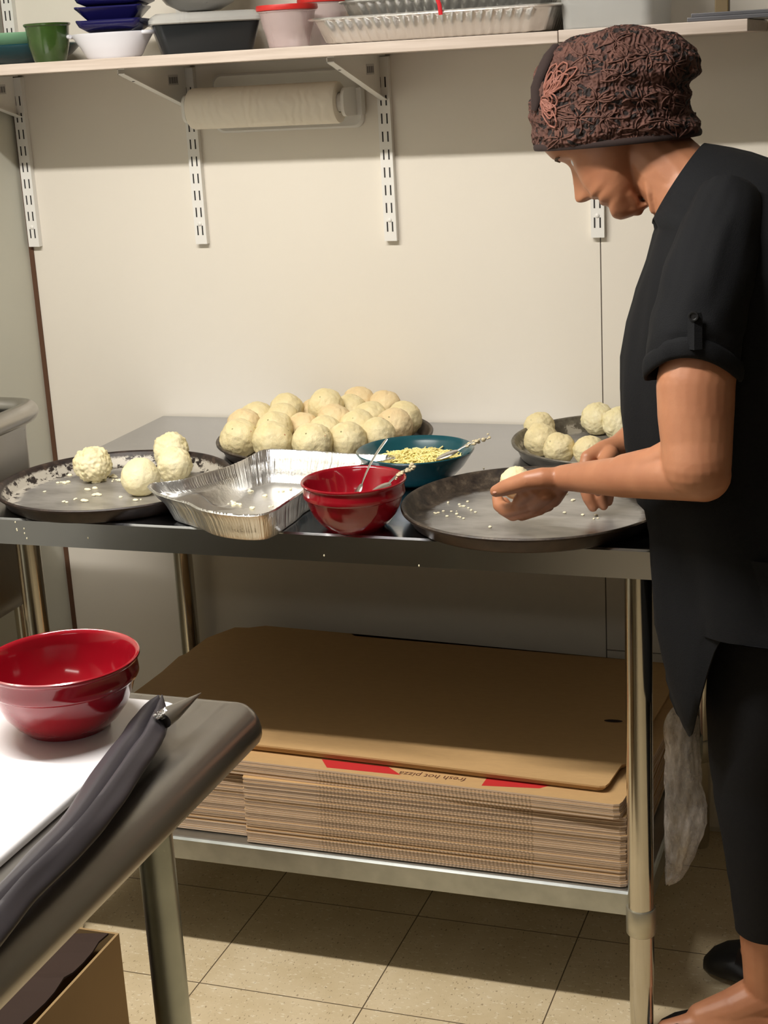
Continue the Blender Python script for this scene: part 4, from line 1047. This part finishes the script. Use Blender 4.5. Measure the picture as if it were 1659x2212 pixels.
# sleeve tab and button
ta=W(1500,676,-.932); tb=W(1500,756,-.940)
hw=PR(ta,16); R=[]
for i in range(7):
    u=i/6; c_=ta.lerp(tb,u); w_=hw*(.8 if i==0 else 1)
    R.append([c_+V((-w_,.004,0)),c_+V((0,-.001,0)),c_+V((w_,.004,0)),c_+V((w_,.0065,0)),c_+V((0,.0015,0)),c_+V((-w_,.0065,0))])
MB().rings(R).build('sleeve_tab','black_cloth',bl)
m=MB().lathe([(0,.0010),(.0035,.0010),(.0045,.0022),(.0062,.0022),(.0066,.001),(.0066,0),(0,0)],n=24); m.xf(Matrix.Translation(W(1498,683,-.934))@Matrix.Rotation(PI/2,4,'X')); m.build('button','shoe',bl)
# leggings
m=MB()
def legring(chain,y_end,off):
    P=[c_[0] for c_ in chain]; Rr=[c_[1] for c_ in chain]; CPt=catmull(P,8,False); R=[]
    for i,p in enumerate(CPt):
        u=i/8; a=int(min(u,len(P)-2)); f=u-a; r=Rr[a]*(1-f)+Rr[a+1]*f+off
        if p.z<y_end: break
        R.append([p+V(((r+.0015*noise.noise(V((math.cos(b)*3,math.sin(b)*3,p.z*30))))*math.cos(b),r*math.sin(b),0)) for b in [2*PI*j/48 for j in range(48)]])
    pe=R[-1]; c_=sum(pe,V())/48; R.append([c_+(x_-c_)*.93+V((0,0,.001)) for x_ in pe]); R.append([c_+(x_-c_)*.9+V((0,0,.03)) for x_ in pe]); return R
m.rings(legring(near,.205,.005),cap1=False); m.rings(legring(far,.20,.005),cap1=False)
m.sphere((1.66,-.64,.86),1,32,16,sc=(.145,.175,.12))
m.build('leggings','black_knit',pr,angle=70)
# shoes
def shoe(toe,heel,side,z0=.002,hs=1,ws=1):
    toe,heel=V(toe),V(heel); d=(toe-heel); L=d.length; d.normalize(); sd=d.cross(V((0,0,1)))
    m=MB(); R=[]
    prof=[(0,.018,.020),(.03,.030,.05),(.1,.034,.055),(.3,.036,.045),(.5,.040,.030),(.65,.043,.028),(.74,.043,.040),(.85,.037,.036),(.94,.026,.028),(1.0,.008,.016)]
    for u,w_,h in prof:
        w_*=ws; h*=hs if u>.3 else 1
        c_=heel+d*L*u; ring=[]
        for b in [2*PI*j/28 for j in range(28)]:
            cb,sb=math.cos(b),math.sin(b)
            z=z0+(h*(.5+.5*sb) if True else 0); ring.append(V((c_.x+sd.x*w_*math.copysign(abs(cb)**.7,cb),c_.y+sd.y*w_*math.copysign(abs(cb)**.7,cb),z)))
        R.append(ring)
    m.rings(R); return m
shoe((1.437,-.722,0),(1.672,-.665,0),1).build('shoe','shoe',pr)
shoe((1.486,-.497,0),(1.715,-.512,0),1,hs=1.3,ws=1.15).build('shoe','shoe',pr)
# ---- hat
HR=[(1159,322,1512,290,.088),(1152,305,1516,276,.093),(1150,285,1514,262,.096),(1150,262,1500,248,.098),(1152,230,1492,226,.098),(1156,200,1499,200,.1),(1162,175,1488,184,.1),(1168,152,1514,160,.1),(1178,130,1516,140,.096),(1196,110,1508,118,.09),(1222,90,1488,96,.079),(1262,72,1455,74,.06),(1305,60,1408,60,.034),(1345,54,1368,54,.006)]
PL=catmull([W(a,b,-.62) for a,b,_,_,_ in HR],10,False); PRr=catmull([W(c_,d,-.62) for _,_,c_,d,_ in HR],10,False)
DD=[]
for i in range(len(PL)):
    u=i/10; a=int(min(u,len(HR)-2)); f=u-a; DD.append(HR[a][4]*(1-f)+HR[a+1][4]*f)
R=[]; NHt=420
hatc=W(1335,200,-.62)
for i in range(len(PL)):
    c_=(PL[i]+PRr[i])/2; ax=(PRr[i]-PL[i])/2; r_=[]
    for j in range(NHt):
        a=2*PI*j/NHt; ca,sa=math.cos(a),math.sin(a); p=c_+ax*ca+V((0,DD[i]*sa,0)); d=(p-hatc).normalized()
        k=1 if i>8 else i/8
        f_=.007*noise.noise(p*16)+.004*noise.noise(V((p.x*20,p.y*20,p.z*70)))
        vor=noise.voronoi(V((p.x*95,p.y*95,p.z*140)))[0]; cord=min(1,(vor[1]-vor[0])*2.2)
        f_+=-.0022*cord+.0016*noise.noise(p*120)
        r_.append(p+d*f_*k)
    R.append(r_)
inn=[[c2+(x_-c2)*.95 for x_ in R[0]] for c2 in [(PL[0]+PRr[0])/2]][0]
inn2=[x_+V((0,0,.03)) for x_ in inn]
HM=MB().rings([inn2,inn]+R,cap0=False)
def hatpt(px,py,off=0):
    # point on the camera-facing hat surface along the ray
    from mathutils.bvhtree import BVHTree
    global HB
    try: HB
    except NameError: HB=BVHTree.FromPolygons([p for r_ in R for p in r_],[(i*NHt+j,i*NHt+(j+1)%NHt,(i+1)*NHt+(j+1)%NHt,(i+1)*NHt+j) for i in range(len(R)-1) for j in range(NHt)])
    d=(W(px,py,-.62)-CAM).normalized(); h=HB.ray_cast(CAM,d)
    if h[0] is None: return W(px,py,-.63)
    nn=h[1]; nn=nn if nn.dot(d)<0 else -nn
    return h[0]+nn*off
# crocheted relief: radiating yarn motifs
rnd=random.Random(3)
mot=[(1330,90),(1265,120),(1400,120),(1455,140),(1340,160),(1230,175),(1290,215),(1385,215),(1450,205),(1250,255),(1310,255),(1375,280),(1440,260),(1210,300),(1290,320),(1350,315),(1460,300),(1195,240),(1240,325),(1420,315),(1480,230),(1350,125)]
for cx_,cy_ in mot:
    np_=rnd.randint(8,11); a0=rnd.uniform(0,6)
    for k in range(np_):
        a=a0+2*PI*k/np_; L=rnd.uniform(24,38); cv=rnd.uniform(-.9,.9); P=[]
        for i in range(7):
            u=i/6; aa=a+cv*u; X=cx_+L*(.12+u)*math.cos(aa)*1.15; Y_=cy_+L*(.12+u)*math.sin(aa)*.8
            P.append((X,Y_))
        ok=[hatpt(x_,y_,.0006) for x_,y_ in P if 1165<x_<1484 and 70<y_<338]
        if len(ok)>3 and all((ok[i+1]-ok[i]).length<.02 for i in range(len(ok)-1)): HM.tube(ok,.00115,5,mi=1)
ht=HM.build('hat',['hat','hat_yarn'],pr,angle=180)
# hem band
c2=(PL[0]+PRr[0])/2; ax=(PRr[0]-PL[0])/2; pts=[c2+ax*1.0*math.cos(a)+V((0,DD[0]*math.sin(a),.003)) for a in [2*PI*j/96 for j in range(97)]]
m=MB(); RR=[]
for p in pts:
    o_=(p-c2); o_.z=0; o_.normalize(); RR.append([p+o_*.0028*math.cos(b)+V((0,0,.005*math.sin(b))) for b in [2*PI*k/10 for k in range(10)]])
m.rings(RR,cap0=False,cap1=False); m.build('hem_band','hat_band',ht)
# cord flower
m=MB()
def loop(c_,ang,L,w_,k=0):
    out=[]
    for i in range(17):
        a=2*PI*i/16; x_=L*(.5-.5*math.cos(a)); y_=w_*math.sin(a)*(.4+.6*math.sin(a/2))
        X=c_[0]+x_*math.cos(ang)-y_*math.sin(ang); Y_=c_[1]-x_*math.sin(ang)-y_*math.cos(ang); out.append(hatpt(X,Y_,.003+k))
    return out
for ang,L,w_ in ((1.0,86,14),(.75,92,12),(1.25,70,12)):
    for s_ in (1,.75,.5): m.tube(loop((1180,208),ang,L*s_,w_*s_),.0013,6)
for ang,L,w_ in ((-.35,36,18),(-.9,46,12),(-1.15,70,13)):
    for s_ in (1,.7,.45): m.tube(loop((1172,212),ang,L*s_,w_*s_),.0013,6)
m.build('cord_flower','hat_cord',ht)
m=MB(); m.tube([hatpt(x_,y_,.004) for x_,y_ in ((1206,100),(1190,122),(1178,145),(1168,170),(1163,190),(1160,215),(1158,240))],[.006,.0085,.009,.0085,.0095,.009,.005],10,flat=.5)
m.build('dark_ribbon','hat_band',ht)
# ------------------------------------------------------------------ render settings
sc=bpy.context.scene
sc.view_settings.view_transform='Standard'; sc.view_settings.look='None'; sc.view_settings.gamma=1
sc.view_settings.use_curve_mapping=False; sc.view_settings.exposure=0.0
